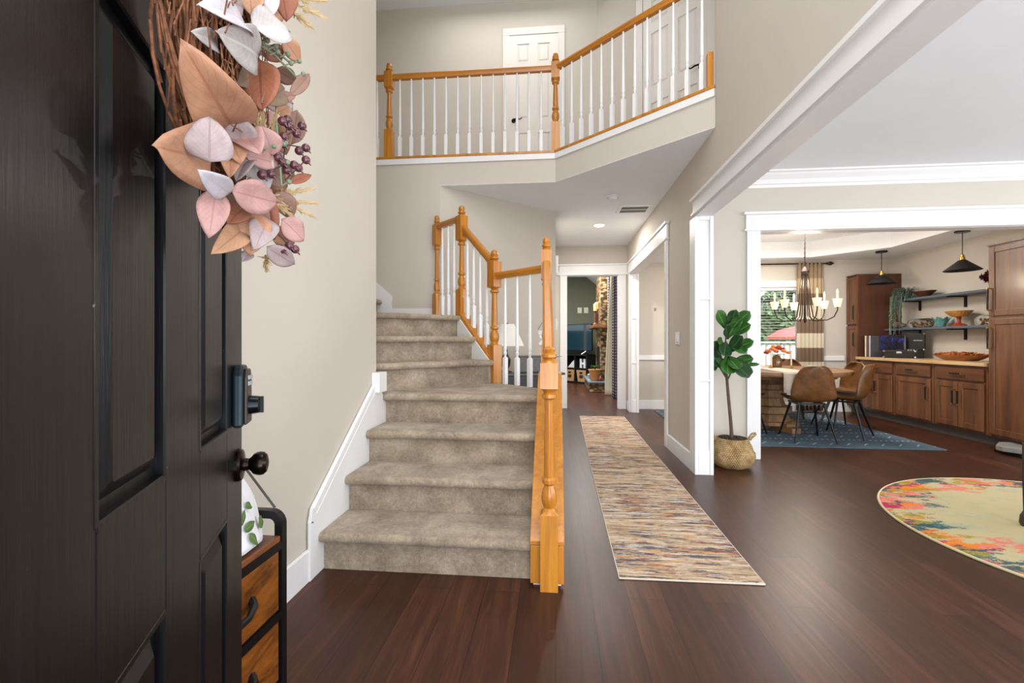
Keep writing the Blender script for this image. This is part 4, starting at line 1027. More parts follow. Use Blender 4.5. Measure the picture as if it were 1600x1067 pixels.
# cloth runner hanging over the near edge
rr_ = []
ang = math.atan2(5.3 - TC.y, 2.66 - TC.x); d_ = Vector((math.cos(ang), math.sin(ang), 0)); s_ = Vector((-d_.y, d_.x, 0))
for (t, z) in [(-.86, .7605), (-.4, .7605), (0, .7605), (.4, .7605), (.82, .7605), (.872, .759), (.892, .745), (.897, .70), (.894, .62), (.9, .54)]:
    rr_.append([tuple(TC + d_ * t + s_ * (k / 6 - .5) * .34 + Vector((0, 0, z + .0015 * math.sin(5 * t + k)))) for k in range(7)])
o = MB().grid(rr_).build('table_runner', plain('linen_runner', (182, 170, 154), .9, var=.06, vs=40, bs=.3, bscale=200), solid=.003)
tag(o, 'beige linen runner lying across the round dining table and hanging over its near edge', 'table runner')
# centrepiece: roses in an amber vase, two tapers
vz = Vector((2.86, 6.52, .762))
vz = Vector((2.89, 6.28, .762))
vs_ = thing('flower_vase', tuple(vz), 'amber glass vase of orange and coral roses on the dining table', 'vase of flowers')
MB().lathe([(0, .05), (.01, .062), (.07, .068), (.12, .055), (.14, .042), (.155, .05), (.15, .044), (.13, .036)], vz, 24).build('vase', plain('amber_glass', (108, 76, 34), .12, 0, var=.4, vs=40, coat=.6), vs_)
RO = [plain('coral_rose', (198, 108, 78), .7, var=.2, vs=40), plain('orange_rose', (214, 136, 84), .7, var=.2, vs=40), plain('deep_red_rose', (142, 52, 44), .7, var=.25, vs=40)]
for i in range(15):
    a = i * 2.4; r = .03 + .0085 * i; c_ = vz + Vector((r * math.cos(a), r * math.sin(a) * .8, .255 - .0055 * i + .02 * random.random()))
    m = MB()
    for k in range(7):
        th = k * 2.2; R_ = .006 + .0035 * k
        pt = c_ + Vector((R_ * math.cos(th), R_ * math.sin(th), .006 - .0018 * k))
        m.leaf(pt + Vector((0, 0, -.018)), pt + Vector((.012 * math.cos(th), .012 * math.sin(th), .018)), .04, (math.cos(th), math.sin(th), .3), bend=.18, fold=-.25, nl=5, nw=4)
    m.ball(c_, .02, 6)
    m.build('rose', RO[i % 3], vs_, solid=.001)
m = MB()
for i in range(12):
    a = i * 2.1; p = vz + Vector((.1 * math.cos(a), .09 * math.sin(a), .18)); m.leaf(vz + Vector((0, 0, .15)), p + Vector((.03 * math.cos(a), .03 * math.sin(a), -.02)), .04, (0, 0, 1), bend=.1)
m.build('foliage', FIG2, vs_, solid=.001)
for (x, y), lb in (((2.73, 6.07), 'left white taper candle in front of the rose vase'), ((2.955, 6.04), 'right white taper candle in front of the rose vase')):
    c_ = thing('taper_candle', (x, y, .763), lb, 'candle', group='taper candles on the table')
    MB().lathe([(.763, .028), (.768, .03), (.774, .012), (.80, .014), (.803, .011)], (x, y, 0), 16).build('candle_holder', BRASS, c_)
    MB().tube([(x, y, .795), (x, y, .985)], [.0095, .008], 12).build('candle', plain('ivory_wax', (228, 214, 196), .5) if 'ivory_wax' not in MATS else MATS['ivory_wax'], c_)
    MB().tube([(x, y, .985), (x, y, .995)], .001, 5).build('wick', BLACKP, c_)
# ------------------------------------------------------------------ chandelier
cx, cy = 3.2, 6.2; CHZ = DC + .24
ch = thing('chandelier', (cx, cy, CHZ - .03), 'bronze chandelier with curved arms and lit frosted cups over the dining table', 'chandelier')
DBZ = plain('dark_bronze', (50, 40, 34), .4, .7, var=.2)
MB().lathe([(CHZ - .03, .05), (CHZ - .012, .06), (CHZ - .0005, .06)], (cx, cy, 0), 24).build('canopy', DBZ, ch)
m = MB(); z = CHZ - .03
while z > 2.05:
    k = int(round(z * 1000)) % 2
    m.tube([(cx + (.008 if int((CHZ - z) / .03) % 2 else 0) * math.cos(t), cy + (0 if int((CHZ - z) / .03) % 2 else .008) * math.cos(t), z - .018 + .018 * math.sin(t)) for t in [2 * PI * i / 8 for i in range(9)]], .0028, 5, cap=False); z -= .03
m.tube([(cx, cy, CHZ - .03), (cx, cy, 2.05)], .003, 6)
m.build('chain', DBZ, ch)
MB().lathe([(1.98, .045), (2.0, .05), (2.03, .035), (2.06, .012), (2.07, .004)], (cx, cy, 0), 20).build('crown', DBZ, ch)
MB().lathe([(1.335, .002), (1.35, .012), (1.38, .02), (1.41, .014), (1.46, .016), (1.60, .010), (1.98, .010)], (cx, cy, 0), 16).build('stem', DBZ, ch)
LIT = emis('lit_frosted_cup', (255, 226, 186), .75); CND = emis('lit_candle_sleeve', (255, 222, 172), .6)
NA = 6
for i in range(NA):
    a = 2 * PI * i / NA + .42; dx, dy = math.cos(a), math.sin(a); R_ = .345
    at = lambda r, z: (cx + dx * r, cy + dy * r, z)
    MB().tube([at(.03, 2.0), at(.055, 1.75), at(.07, 1.55), at(.09, 1.42), at(.15, 1.37), at(.24, 1.37), at(.31, 1.41), at(R_, 1.49), at(R_, 1.53)], .0068, 8).build('arm', DBZ, ch)
    cp = MB().lathe([(1.528, .03), (1.545, .034), (1.63, .052), (1.628, .046), (1.55, .028)], at(R_, 0), 20).build('cup', LIT, ch)
    MB().lathe([(1.52, .012), (1.55, .02)], at(R_, 0), 12).build('socket', DBZ, ch)
    MB().tube([at(R_, 1.545), at(R_, 1.70)], .0105, 10).lathe([(1.70, .0105), (1.715, .013), (1.735, .009), (1.755, .002)], at(R_, 0), 10).build('candle_bulb', CND, ch)
p_ = bpy.data.lights.new('chandelier_glow', 'POINT'); p_.energy = 40; p_.color = (1, .86, .66); p_.shadow_soft_size = .12
o = bpy.data.objects.new('chandelier_glow', p_); COL.objects.link(o); o.location = (cx, cy, 1.85)
# pendants
for (x, y), lb in (((4.68, 5.73), 'nearer black cone pendant lamp hanging before the upper shelf'), ((4.6, 6.92), 'farther black cone pendant lamp hanging beside the tall corner cabinet')):
    t = thing('pendant_lamp', (x, y, DC - .02), lb, 'pendant lamp', group='black cone pendants over the counter')
    MB().lathe([(DC - .022, .066), (DC - .016, .07), (DC - .0005, .07)], (x, y, 0), 28).build('canopy', BLACKP, t)
    MB().tube([(x, y, DC - .02), (x, y, 2.075)], .0045, 8).build('cord', BLACKP, t)
    MB().lathe([(2.035, .03), (2.045, .03), (2.05, .024), (2.07, .026), (2.075, .018), (2.10, .018), (2.105, .012)], (x, y, 0), 20).build('socket', BRASS, t)
    MB().lathe([(2.04, .034), (2.03, .045), (1.925, .168), (1.92, .17), (1.923, .164), (2.025, .042), (2.036, .03)], (x, y, 0), 40).build('cone_shade', plain('matt_black_shade', (26, 25, 26), .6) if 'matt_black_shade' not in MATS else MATS['matt_black_shade'], t)

# ------------------------------------------------------------------ cabinets along the dining wall
FX = 4.53; WXR = 5.148
def shaker_x(m, y0, y1, z0, z1, xf, th=.02, st_=.062):
    # door in a plane x = xf (front towards -X)
    m.box(xf, xf + th, y0, y0 + st_, z0, z1); m.box(xf, xf + th, y1 - st_, y1, z0, z1)
    m.box(xf, xf + th, y0 + st_, y1 - st_, z0, z0 + st_); m.box(xf, xf + th, y0 + st_, y1 - st_, z1 - st_, z1)
    m.box(xf + .009, xf + th - .001, y0 + st_ - .002, y1 - st_ + .002, z0 + st_ - .002, z1 - st_ + .002)
    return m
def pull_x(parent, y, z0, z1, xf):
    h = MB().bar((xf - .032, y, z0), (xf - .032, y, z1), .013, .013, (1, 0, 0)).build('handle', BLACKP, parent, bevel=.002)
    for z in (z0, z1 - .012):
        m = MB().bar((xf + .001, y, z + .006), (xf - .032, y, z + .006), .011, .011).box(xf - .04, xf - .024, y - .008, y + .008, z - .002, z + .012); m.build('handle_post', BRASS, h)
def hpull_x(parent, y0, y1, z, xf):
    h = MB().bar((xf - .032, y0, z), (xf - .032, y1, z), .013, .013).build('handle', BLACKP, parent, bevel=.002)
    for y in (y0, y1 - .012):
        MB().bar((xf + .001, y + .006, z), (xf - .032, y + .006, z), .011, .011).box(xf - .04, xf - .024, y - .001, y + .013, z - .008, z + .008).build('handle_post', BRASS, h)
def base_unit(y0, y1, doors, hinge, label):
    t = thing('base_cabinet', (FX + .3, (y0 + y1) / 2, 0), label, 'cabinet', group='base cabinets under the wood counter')
    m = MB().box(FX + .021, WXR, y0 + .001, y1 - .001, .11, .832); m.build('body', CAB, t)
    MB().box(FX + .08, FX + .1, y0 + .001, y1 - .001, 0.002, .11).build('toe_kick', plain('grey_toe_kick', (92, 84, 78), .6) if 'grey_toe_kick' not in MATS else MATS['grey_toe_kick'], t)
    dr = MB().box(FX, FX + .02, y0 + .035, y1 - .035, .665, .805).build('drawer', CABH, t, bevel=.006, seg=3)
    c_ = (y0 + y1) / 2; hpull_x(dr, c_ - .085, c_ + .085, .738, FX)
    if doors == 2: sp = [(y0 + .035, c_ - .004, 'hi'), (c_ + .004, y1 - .035, 'lo')]
    else: sp = [(y0 + .035, y1 - .035, hinge)]
    for a, b, hs in sp:
        d_ = shaker_x(MB(), a, b, .135, .64, FX).build('door', CAB, t, bevel=.004)
        pull_x(d_, (b - .03) if hs == 'hi' else (a + .03), .385, .56, FX)
base_unit(5.262, 5.952, 2, 0, 'base cabinet with two doors and a drawer, nearest to the right tall cabinet')
base_unit(5.956, 6.585, 1, 'lo', 'middle base cabinet with one door and one drawer')
base_unit(6.589, 7.32, 2, 0, 'base cabinet with two doors beside the left tall cabinet, behind the dining chairs')
o = MB().box(FX - .03, WXR, 5.262, 7.322, .834, .872).build('countertop', COUNTER, bevel=.004)
tag(o, 'pale butcher block countertop running between the two tall cabinets', 'countertop')
def tall_right():
    t = thing('tall_cabinet', (4.84, 4.95, 0), 'brown tall pantry cabinet at the right edge of the photo', 'cabinet', group='tall pantry cabinets')
    y0, y1 = 4.62, 5.258
    MB().box(FX + .021, WXR, y0, y1, .11, 2.10).build('body', CAB, t)
    MB().box(FX + .08, FX + .1, y0, y1, .002, .11).build('toe_kick', MATS['grey_toe_kick'], t)
    m = MB().box(FX + .0, WXR, y0 - .001, y1 + .0015, 2.10, 2.115); m.build('top_strip', CAB, t)
    d1 = shaker_x(MB(), y0 + .01, y1 - .02, .135, 1.335, FX).build('door', CAB, t, bevel=.004)
    d2 = shaker_x(MB(), y0 + .01, y1 - .02, 1.365, 2.085, FX).build('door', CAB, t, bevel=.004)
    pull_x(d1, y1 - .045, 1.02, 1.25, FX); pull_x(d2, y1 - .045, 1.42, 1.66, FX)
tall_right()
def shaker_y(m, x0, x1, z0, z1, yf, th=.02, st_=.06):
    m.box(x0, x0 + st_, yf, yf + th, z0, z1)
    return m
def tall_left():
    t = thing('tall_cabinet', (4.84, 7.46, 0), 'brown tall pantry cabinet in the far corner beside the striped curtain', 'cabinet', group='tall pantry cabinets')
    y0, y1 = 7.326, 7.59
    MB().box(FX + .021, WXR, y0, y1, .11, 2.10).build('body', CABD, t)
    MB().box(FX + .08, WXR, y0 + .01, y1, .002, .11).build('toe_kick', MATS['grey_toe_kick'], t)
    MB().box(FX + .0, WXR, y0 - .0015, y1, 2.10, 2.115).build('top_strip', CABD, t)
    MB().box(FX + .0, FX + .02, y0, y0 + .02, .11, 2.1).build('face_stile', CAB, t)
    d1 = shaker_x(MB(), y0 + .022, y1, .135, 1.335, FX, st_=.045).build('door', CAB, t, bevel=.004)
    d2 = shaker_x(MB(), y0 + .022, y1, 1.365, 2.085, FX, st_=.045).build('door', CAB, t, bevel=.004)
    pull_x(d1, y0 + .05, 1.02, 1.25, FX); pull_x(d2, y0 + .05, 1.42, 1.66, FX)
tall_left()
# shelves
SHELF = plain('slate_blue_shelf_paint', (86, 98, 112), .4, var=.08)
for z, y0, y1, lb in ((1.675, 5.29, 7.16, 'upper slate blue wall shelf above the wood counter'), (1.262, 5.29, 7.31, 'lower slate blue wall shelf above the wood counter')):
    t = thing('wall_shelf', (5.0, 6.2, z), lb, 'shelf', group='slate blue wall shelves')
    MB().box(4.90, WXR, y0, y1, z, z + .028).build('board', SHELF, t, bevel=.003)
    for y in (5.55, 6.25, 6.97):
        MB().box(4.93, 5.148, y - .016, y + .016, z - .014, z - .0005).box(5.134, 5.148, y - .016, y + .016, z - .14, z - .014).build('bracket', BLACKP, t)
zu, zl = 1.7035, 1.2905
# trailing plant at the left end of the upper shelf
tp_ = thing('trailing_plant', (5.0, 7.0, zu), 'grey green trailing plant spilling over the left end of the upper shelf', 'plant')
MB().lathe([(0, .05), (.01, .06), (.11, .075), (.115, .068), (.1, .064)], (5.0, 7.0, zu), 24).build('pot', plain('dark_pot', (60, 62, 60), .6), tp_)
EU = [plain('eucalyptus_green', (94, 116, 98), .7, var=.25, vs=40), plain('pale_eucalyptus', (132, 152, 136), .7, var=.2, vs=40)]
for i in range(52):
    a = random.uniform(0, 2 * PI); L = random.uniform(.15, .62); r = random.uniform(.07, .135)
    dx, dy = math.cos(a), math.sin(a)
    if dx > .55: dx = -dx
    p0 = Vector((5.0 + .03 * dx, 7.0 + .03 * dy, zu + .11)); p1 = Vector((5.0 + r * dx - .02, 7.0 + r * 1.15 * dy, zu + .17 - .03 * random.random())); p2 = Vector((5.0 + 1.15 * r * dx - .05, 7.0 + (r + .03) * dy, zu + .02))
    if p2.x > 4.88: p2.z = max(p2.z, zu + .04); L = min(L, .05)
    p3 = p2 + Vector((random.uniform(-.02, .0), random.uniform(-.02, .02), -L))
    m = MB(); path = [p0, p1, p2, p2.lerp(p3, .5) + Vector((0, .01, 0)), p3]; m.tube(path, .0022, 4)
    N_ = int(12 + L * 46)
    for k in range(N_):
        t = k / N_ * 4; j = min(3, int(t)); p = path[j].lerp(path[j + 1], t - j); an = random.uniform(0, 6.28)
        v = Vector((math.cos(an), math.sin(an), -.5)).normalized() * random.uniform(.02, .034)
        m.leaf(p, p + v, .013, (0, 0, 1), bend=.1, fold=.1, nl=3, nw=2)
    m.build('trailing_stem', EU[i % 2], tp_)
# wooden tray bowl on the upper shelf
o = MB()
rows = []
for (z, r) in [(0.002, .001), (0.001, .07), (.012, .085), (.075, .18), (.082, .182), (.08, .172), (.03, .09), (.022, .001)]:
    rows.append([(5.0 + .5 * r * math.cos(a), 6.70 + r * .92 * math.sin(a), zu + z) for a in [2 * PI * k / 32 for k in range(32)]])
o = MB().grid(rows, closed=True).build('wooden_bowl', wood('dark_bowl_wood', (54, 26, 14), (92, 50, 30), 1, 14)); tag(o, 'dark brown oblong wooden bowl on the upper shelf', 'bowl')
# burgundy flower by the right tall cabinet
fl = thing('burgundy_flower', (5.0, 5.69, zu), 'dark burgundy flower at the right end of the upper shelf', 'flower')
BUR = plain('burgundy_petal', (84, 24, 44), .7, var=.25, vs=40)
MB().lathe([(0, .035), (.06, .045), (.1, .025), (.105, .02)], (5.02, 5.62, zu), 16).build('bud_vase', plain('dark_vase', (60, 48, 44), .3), fl)
MB().tube([(5.02, 5.62, zu + .09), (5.0, 5.66, zu + .13), (4.98, 5.76, zu + .155)], .003, 6).build('stem', FIG2, fl)
for hc in (Vector((4.97, 5.80, zu + .15)), Vector((4.98, 5.74, zu + .185)), Vector((4.98, 5.76, zu + .115))):
    m = MB().ball(hc, .025, 6)
    for k in range(26):
        th, ph_ = k * 2.4, math.acos(1 - 2 * (k + .5) / 26); d_ = Vector((math.sin(ph_) * math.cos(th), math.sin(ph_) * math.sin(th), math.cos(ph_)))
        m.leaf(hc + d_ * .015, hc + d_ * .05, .026, d_.cross(Vector((.3, .5, .8))), bend=.1, nl=4, nw=2)
    m.build('bloom', BUR, fl)
# objects on the lower shelf
def jar(name, y0, y1, r, mt, label, x=5.0):
    t = thing(name, (x, (y0 + y1) / 2, zl), label, 'jar')
    L = y1 - y0
    MB().lathe([(0, r * .5), (.008, r * .95), (.03, r), (L - .05, r), (L - .03, r * .9), (L - .02, r * .55), (L, r * .58)], (x, y1, zl + r), 24, (0, -1, 0)).build('glass_jar', glass('clear_jar_glass') if 'clear_jar_glass' not in MATS else MATS['clear_jar_glass'], t)
    m = MB()
    for k in range(60):
        p = Vector((x + random.uniform(-.5, .5) * r, random.uniform(y0 + .07, y1 - .03), zl + r * .18 + random.random() * r * 1.0)); m.ball(p, r * random.uniform(.16, .28), 4, .7)
    m.build('contents', mt, t)
TAN = plain('tan_shells', (152, 124, 92), .8, var=.35, vs=40); DRK = plain('weathered_driftwood', (120, 106, 90), .85, var=.4, vs=30)
jar('glass_jar', 6.58, 6.93, .062, TAN, 'glass jar of tan shells lying beside the teal bowl')
dw = thing('shell_bundle', (5.0, 7.1, zl), 'weathered driftwood bundle at the left end of the lower shelf', 'driftwood')
m = MB()
for k in range(9):
    z = zl + .022 + .012 * (k % 4); y = 6.98 + .02 * k; m.tube([(4.96 + .012 * (k % 3), y - .01, z), (4.97 + .01 * (k % 4), y + .1, z + .02 + .01 * math.sin(k)), (5.0, y + .17, z)], [.012, .019, .008], 7)
m.build('driftwood', DRK, dw)
tl = thing('teal_bowl', (5.0, 6.43, zl), 'teal glass bowl with petal shaped rim on the lower shelf', 'bowl')
rows = []
for i, (z, r) in enumerate([(0.001, .001), (0.0, .05), (.01, .058), (.05, .075), (.09, .098), (.112, .128), (.108, .12), (.08, .088), (.03, .062), (.02, .001)]):
    r *= .84; rows.append([((5.0 + r * .8 * math.cos(a) * (1 + (.12 * math.cos(7 * a) if i in (4, 5, 6) else 0))), 6.43 + r * math.sin(a) * (1 + (.12 * math.cos(7 * a) if i in (4, 5, 6) else 0)), zl + z + (.018 * math.cos(7 * a) if i in (5, 6) else 0)) for a in [2 * PI * k / 70 for k in range(70)]])
MB().grid(rows, closed=True).build('petal_bowl', plain('teal_glass', (92, 148, 148), .25, coat=.4, var=.08), tl)
cp_ = thing('compote_dish', (5.0, 6.17, zl), 'amber glass pedestal dish with red stem on the lower shelf', 'dish')
MB().lathe([(0, .085), (.008, .08), (.03, .05), (.045, .022), (.07, .018), (.10, .024), (.115, .03)], (5.0, 6.17, zl), 32).build('red_stem', plain('ruby_amber_glass', (156, 58, 24), .12, coat=.6, var=.2), cp_)
rows = []
for (z, r) in [(.112, .03), (.12, .09), (.15, .13), (.185, .165), (.19, .166), (.186, .158), (.15, .12), (.125, .05), (.124, .001)]:
    rows.append([(5.0 + .62 * r * math.cos(a) * (1 + .02 * math.cos(24 * a)), 6.17 + r * math.sin(a) * (1 + .02 * math.cos(24 * a)), zl + z) for a in [2 * PI * k / 96 for k in range(96)]])
MB().grid(rows, closed=True).build('amber_bowl', plain('amber_pressed_glass', (176, 124, 50), .15, coat=.6, var=.3, vs=60), cp_)
jar('glass_jar', 5.56, 5.9, .06, plain('amber_cork', (164, 118, 64), .8, var=.3, vs=50), 'glass jar of brown pieces lying at the right end of the lower shelf')
# counter: dough bowl, record player, records
ct = .8725
db = thing('dough_bowl', (4.82, 5.93, ct), 'long carved wooden dough bowl full of orange brown pieces on the counter', 'bowl')
rows = []
for (z, r) in [(0.001, .001), (0.0, .22), (.02, .28), (.06, .36), (.066, .362), (.062, .348), (.035, .27), (.03, .001)]:
    rows.append([(4.82 + .38 * r * math.cos(a), 5.93 + r * math.sin(a), ct + z + .008 * math.sin(a) ** 4) for a in [2 * PI * k / 40 for k in range(40)]])
MB().grid(rows, closed=True).build('bowl', wood('orange_carved_wood', (96, 52, 18), (168, 100, 44), 1, 12), db)
pot_ = plain('dried_orange_pieces', (172, 92, 36), .75, var=.45, vs=30)
m = MB()
for k in range(120):
    a = random.uniform(0, 6.28); r = math.sqrt(random.random()); p = Vector((4.82 + .115 * r * math.cos(a), 5.93 + .315 * r * math.sin(a), ct + .05 + .03 * (1 - r * r) * random.random() + .008))
    v = Vector((random.uniform(-1, 1), random.uniform(-1, 1), random.uniform(-.2, .7))).normalized() * .03
    m.leaf(p - v, p + v, .035, (random.uniform(-.5, .5), random.uniform(-.5, .5), 1), bend=.25, fold=.3, nl=4, nw=3)
o = m.build('potpourri', pot_, db, solid=.004); o['kind'] = 'stuff'
RP = thing('record_player', (4.80, 6.80, ct), 'open black suitcase record player on the wood counter under the shelves', 'record player', rz=-PI / 4 - .16)
# local: x along the width (left to right seen from the room), y to the wall, z up
m = MB().box(-.18, .18, -.13, .16, 0.0, .105); m.build('case', plain('black_leatherette', (9, 9, 10), .5, var=.1, bs=.3, bscale=300), RP, world=False, bevel=.008)
m = MB().box(-.015, .195, .125, .165, .106, .345); m.build('lid', MATS['black_leatherette'], RP, world=False, bevel=.008)
MB().lathe([(.105, .115), (.112, .115), (.114, .112)], (-.05, -.01, 0), 40).build('platter', plain('black_vinyl', (12, 12, 13), .25), RP, world=False)
MB().tube([(.12, .09, .108), (.12, .09, .13), (.10, -.02, .128), (.05, -.07, .12)], .005, 8).build('tone_arm', SILV, RP, world=False)
for x, y, z in ((-.175, -.125, .012), (.175, -.125, .012), (-.175, -.125, .093), (.175, -.125, .093), (.188, .124, .337), (.188, .124, .115)):
    MB().ball((x, y, z), .014, 6).build('corner_cap', SILV, RP, world=False)
MB().box(-.03, .03, -.137, -.13, .06, .085).build('latch', SILV, RP, world=False, bevel=.003)
for x in (.09, .12, .15): MB().lathe([(.105, .011), (.118, .01)], (x, -.1, 0), 14).build('control_knob', SILV, RP, world=False)
c = bpy.data.curves.new('maker_word', 'FONT'); c.body = 'VICTROLA'; c.size = .02; c.extrude = .0006; c.align_x = 'CENTER'; c.space_character = 1.05
o = txt(c); o.parent = RP; o.data.materials.append(plain('white_print', (236, 236, 236), .5)); o.location = (.12, .1235, .235); o.rotation_euler = (R90, 0, 0)
def sleeve_mat():
    m, nt, b = new_mat('blue_stage_photo', .25, 0, .5)
    o = coords(nt, (9, 9, 5)); s = sep(nt, coords(nt)); f = noise(nt, o, 1.2, 5, .7, 1.5)
    k = mth(nt, 'ADD', f, mth(nt, 'MULTIPLY', mth(nt, 'ABSOLUTE', mth(nt, 'SUBTRACT', s[2], .16)), -.9))
    nt.links.new(ramp(nt, k, [(.42, lin((5, 6, 16))), (.52, lin((16, 34, 110))), (.62, lin((44, 96, 200)))]), b.inputs['Base Color']); return m
rs = thing('record_sleeve', (4.75, 6.935, ct + .1055), 'blue concert record sleeve standing open on the record player', 'record sleeve', rz=-PI / 4 - .16)
MB().box(-.135, .135, -.004, .004, 0, .215).build('sleeve', sleeve_mat(), rs, world=False)
cols = [(214, 206, 192), (120, 64, 54), (70, 72, 80), (196, 190, 186), (48, 44, 50)]; lbs = ['cream', 'rust red', 'grey', 'white', 'black']
for i, cc in enumerate(cols):
    t = thing('vinyl_record', (4.74 - .02 + .004 * i, 7.17 - .024 * i, ct), '%s record sleeve standing in the short row left of the record player' % lbs[i], 'record', rz=-.35, group='records beside the record player')
    MB().box(-.157, .157, -.003, .003, 0, .312).build('sleeve', plain('sleeve_%s' % lbs[i].replace(' ', '_'), cc, .5, var=.3, vs=12), t, world=False)
    MB().box(.1565, .1585, -.0015, .0015, .006, .306).build('disc_edge', MATS['black_vinyl'], t, world=False)

# ------------------------------------------------------------------ dining window, blind, curtain, rod
wn = MB()
wn.box(WX0 - .1, WX0, 7.572, 7.6, WZ0 + .001, WZ1 - .001); wn.box(WX1, WX1 + .1, 7.572, 7.6, WZ0 + .001, WZ1 - .001); wn.box(WX0 - .12, WX1 + .12, 7.568, 7.6, WZ1, WZ1 + .1); wn.box(WX0 - .14, WX1 + .14, 7.53, 7.6, WZ0 - .03, WZ0)
wn.box(WX0, WX0 + .04, 7.64, 7.69, WZ0, WZ1); wn.box(WX1 - .04, WX1, 7.64, 7.69, WZ0, WZ1); wn.box(WX0 + .041, WX1 - .041, 7.64, 7.69, WZ0, WZ0 + .05); wn.box(WX0 + .041, WX1 - .041, 7.64, 7.69, WZ1 - .05, WZ1); wn.box(3.18, 3.23, 7.642, 7.688, WZ0 + .051, WZ1 - .051)
w1 = struct('window_1', wn, W_WHITE, bevel=.003)
MB().box(WX0 + .04, 3.18, 7.66, 7.664, WZ0 + .05, WZ1 - .05).build('pane', glass('window_glass', (250, 252, 252), 0.0), w1); MB().box(3.23, WX1 - .04, 7.66, 7.664, WZ0 + .05, WZ1 - .05).build('pane', MATS['window_glass'], w1)
bl = thing('window_blind', (3.2, 7.62, WZ1 - .02), 'white slatted blind in the dining window left of the striped curtain', 'blind')
MB().box(WX0 + .005, WX1 - .005, 7.605, 7.635, WZ1 - .045, WZ1 - .002).build('head_rail', W_WHITE, bl)
z = WZ1 - .075; BLW = plain('blind_white', (236, 238, 238), .5)
while z > WZ0 + .02:
    m = MB().bar((WX0 + .008, 7.62, z), (WX1 - .008, 7.62, z), .022, .0022, (0, .12, 1)); m.build('slat', BLW, bl); z -= .044
m = MB()
for x in (2.75, 3.2, 3.65): m.tube([(x, 7.605, WZ1 - .04), (x, 7.605, WZ0 + .01)], .0012, 4)
m.build('ladder_cord', BLW, bl)
rd = thing('curtain_rod', (3.3, 7.52, 2.315), 'dark curtain rod with a leaf finial above the dining window', 'curtain rod')
MB().tube([(2.1, 7.52, 2.315), (4.19, 7.52, 2.315)], .011, 10).build('rod', DBZ, rd)
MB().lathe([(0, .012), (.02, .02), (.03, .012), (.05, .028), (.075, .03), (.1, .016), (.125, .003)], (4.19, 7.52, 2.315), 14, (1, 0, 0)).build('finial', DBZ, rd)
for x in (2.25, 4.12): MB().bar((x, 7.598, 2.315), (x, 7.52, 2.315), .02, .02).build('rod_bracket', DBZ, rd)
TN, CR, TD = (150, 128, 104), (206, 196, 174), (124, 104, 86)
CURT = stripes_z('striped_curtain_cloth', [(.10, TD), (.31, CR), (.55, TD), (.78, CR), (1.0, TD), (1.22, CR), (1.44, TD), (1.66, CR), (1.84, TD), (2.08, (182, 160, 130)), (2.33, TN)])
def curtain(name, x0, x1, label, y=7.505, z0=.02, z1=2.33, mat=CURT):
    c_ = thing(name, ((x0 + x1) / 2, y, 0), label, 'curtain')
    rows = []; n = 90
    for j in range(15):
        t = j / 14; z = z1 + (z0 - z1) * t
        rows.append([(x0 + (x1 - x0) * k / n + .004 * math.sin(k * .9 + t * 3), y + (.02 + .02 * t) * math.sin(k / n * 2 * PI * 6.5 + .5 * math.sin(t * 3)) , z) for k in range(n + 1)])
    MB().grid(rows).build('drape', mat, c_, solid=.003)
curtain('striped_curtain', 3.76, 4.14, 'long tan and cream banded curtain hanging at the right of the dining window')

# ------------------------------------------------------------------ back yard beyond the window
YG = plain('pale_deck_boards', (206, 200, 190), .8)
struct('ground_back_yard', MB().box(-2, 40, 13.15, 60, -.5, -.42), plain('lawn', (92, 116, 62), .95, var=.3, vs=2))
struct('floor_back_deck', MB().box(1.32, 9, 7.74, 13.1, -.2, -.06), YG)
rl = thing('deck_railing', (4.6, 11.0, -.06), 'white deck railing with close balusters outside the dining window', 'railing')
RWH = plain('outdoor_white_paint', (222, 224, 216), .6)
MB().box(2.0, 8.0, 10.96, 11.05, 1.06, 1.10).build('top_rail', RWH, rl); MB().box(2.0, 8.0, 10.98, 11.03, .05, .1).build('bottom_rail', RWH, rl)
for k in range(44): MB().box(2.1 + .13 * k, 2.14 + .13 * k, 10.985, 11.025, .1, 1.06).build('baluster', RWH, rl)
for x in (2.05, 4.0, 6.0, 7.95): MB().box(x - .045, x + .045, 10.96, 11.05, -.06, 1.12).build('post', RWH, rl)
um = thing('patio_umbrella', (7.6, 14.5, -.42), 'red patio umbrella beyond the deck railing outside', 'umbrella')
MB().tube([(7.6, 14.5, -.42), (7.6, 14.5, 1.62)], .025, 10).build('pole', RWH, um)
m = MB(); rows = []
for r, z in ((.0, 1.60), (.4, 1.56), (.8, 1.45), (1.12, 1.24), (1.14, 1.17)): rows.append([(7.6 + max(r, .01) * math.cos(a), 14.5 + max(r, .01) * math.sin(a), z) for a in [2 * PI * k / 24 for k in range(24)]])
m.grid(rows, closed=True).build('canopy', plain('faded_red_canvas', (186, 92, 88), .8), um, solid=.006)
o = MB().prism([(4.2, 13.4), (9.5, 13.4), (9.5, 16.8), (4.2, 16.8)], .1, .98).build('patio_wall', plain('pale_patio_concrete', (214, 208, 200), .9)); o['kind'] = 'structure'; o.name = 'wall_patio'
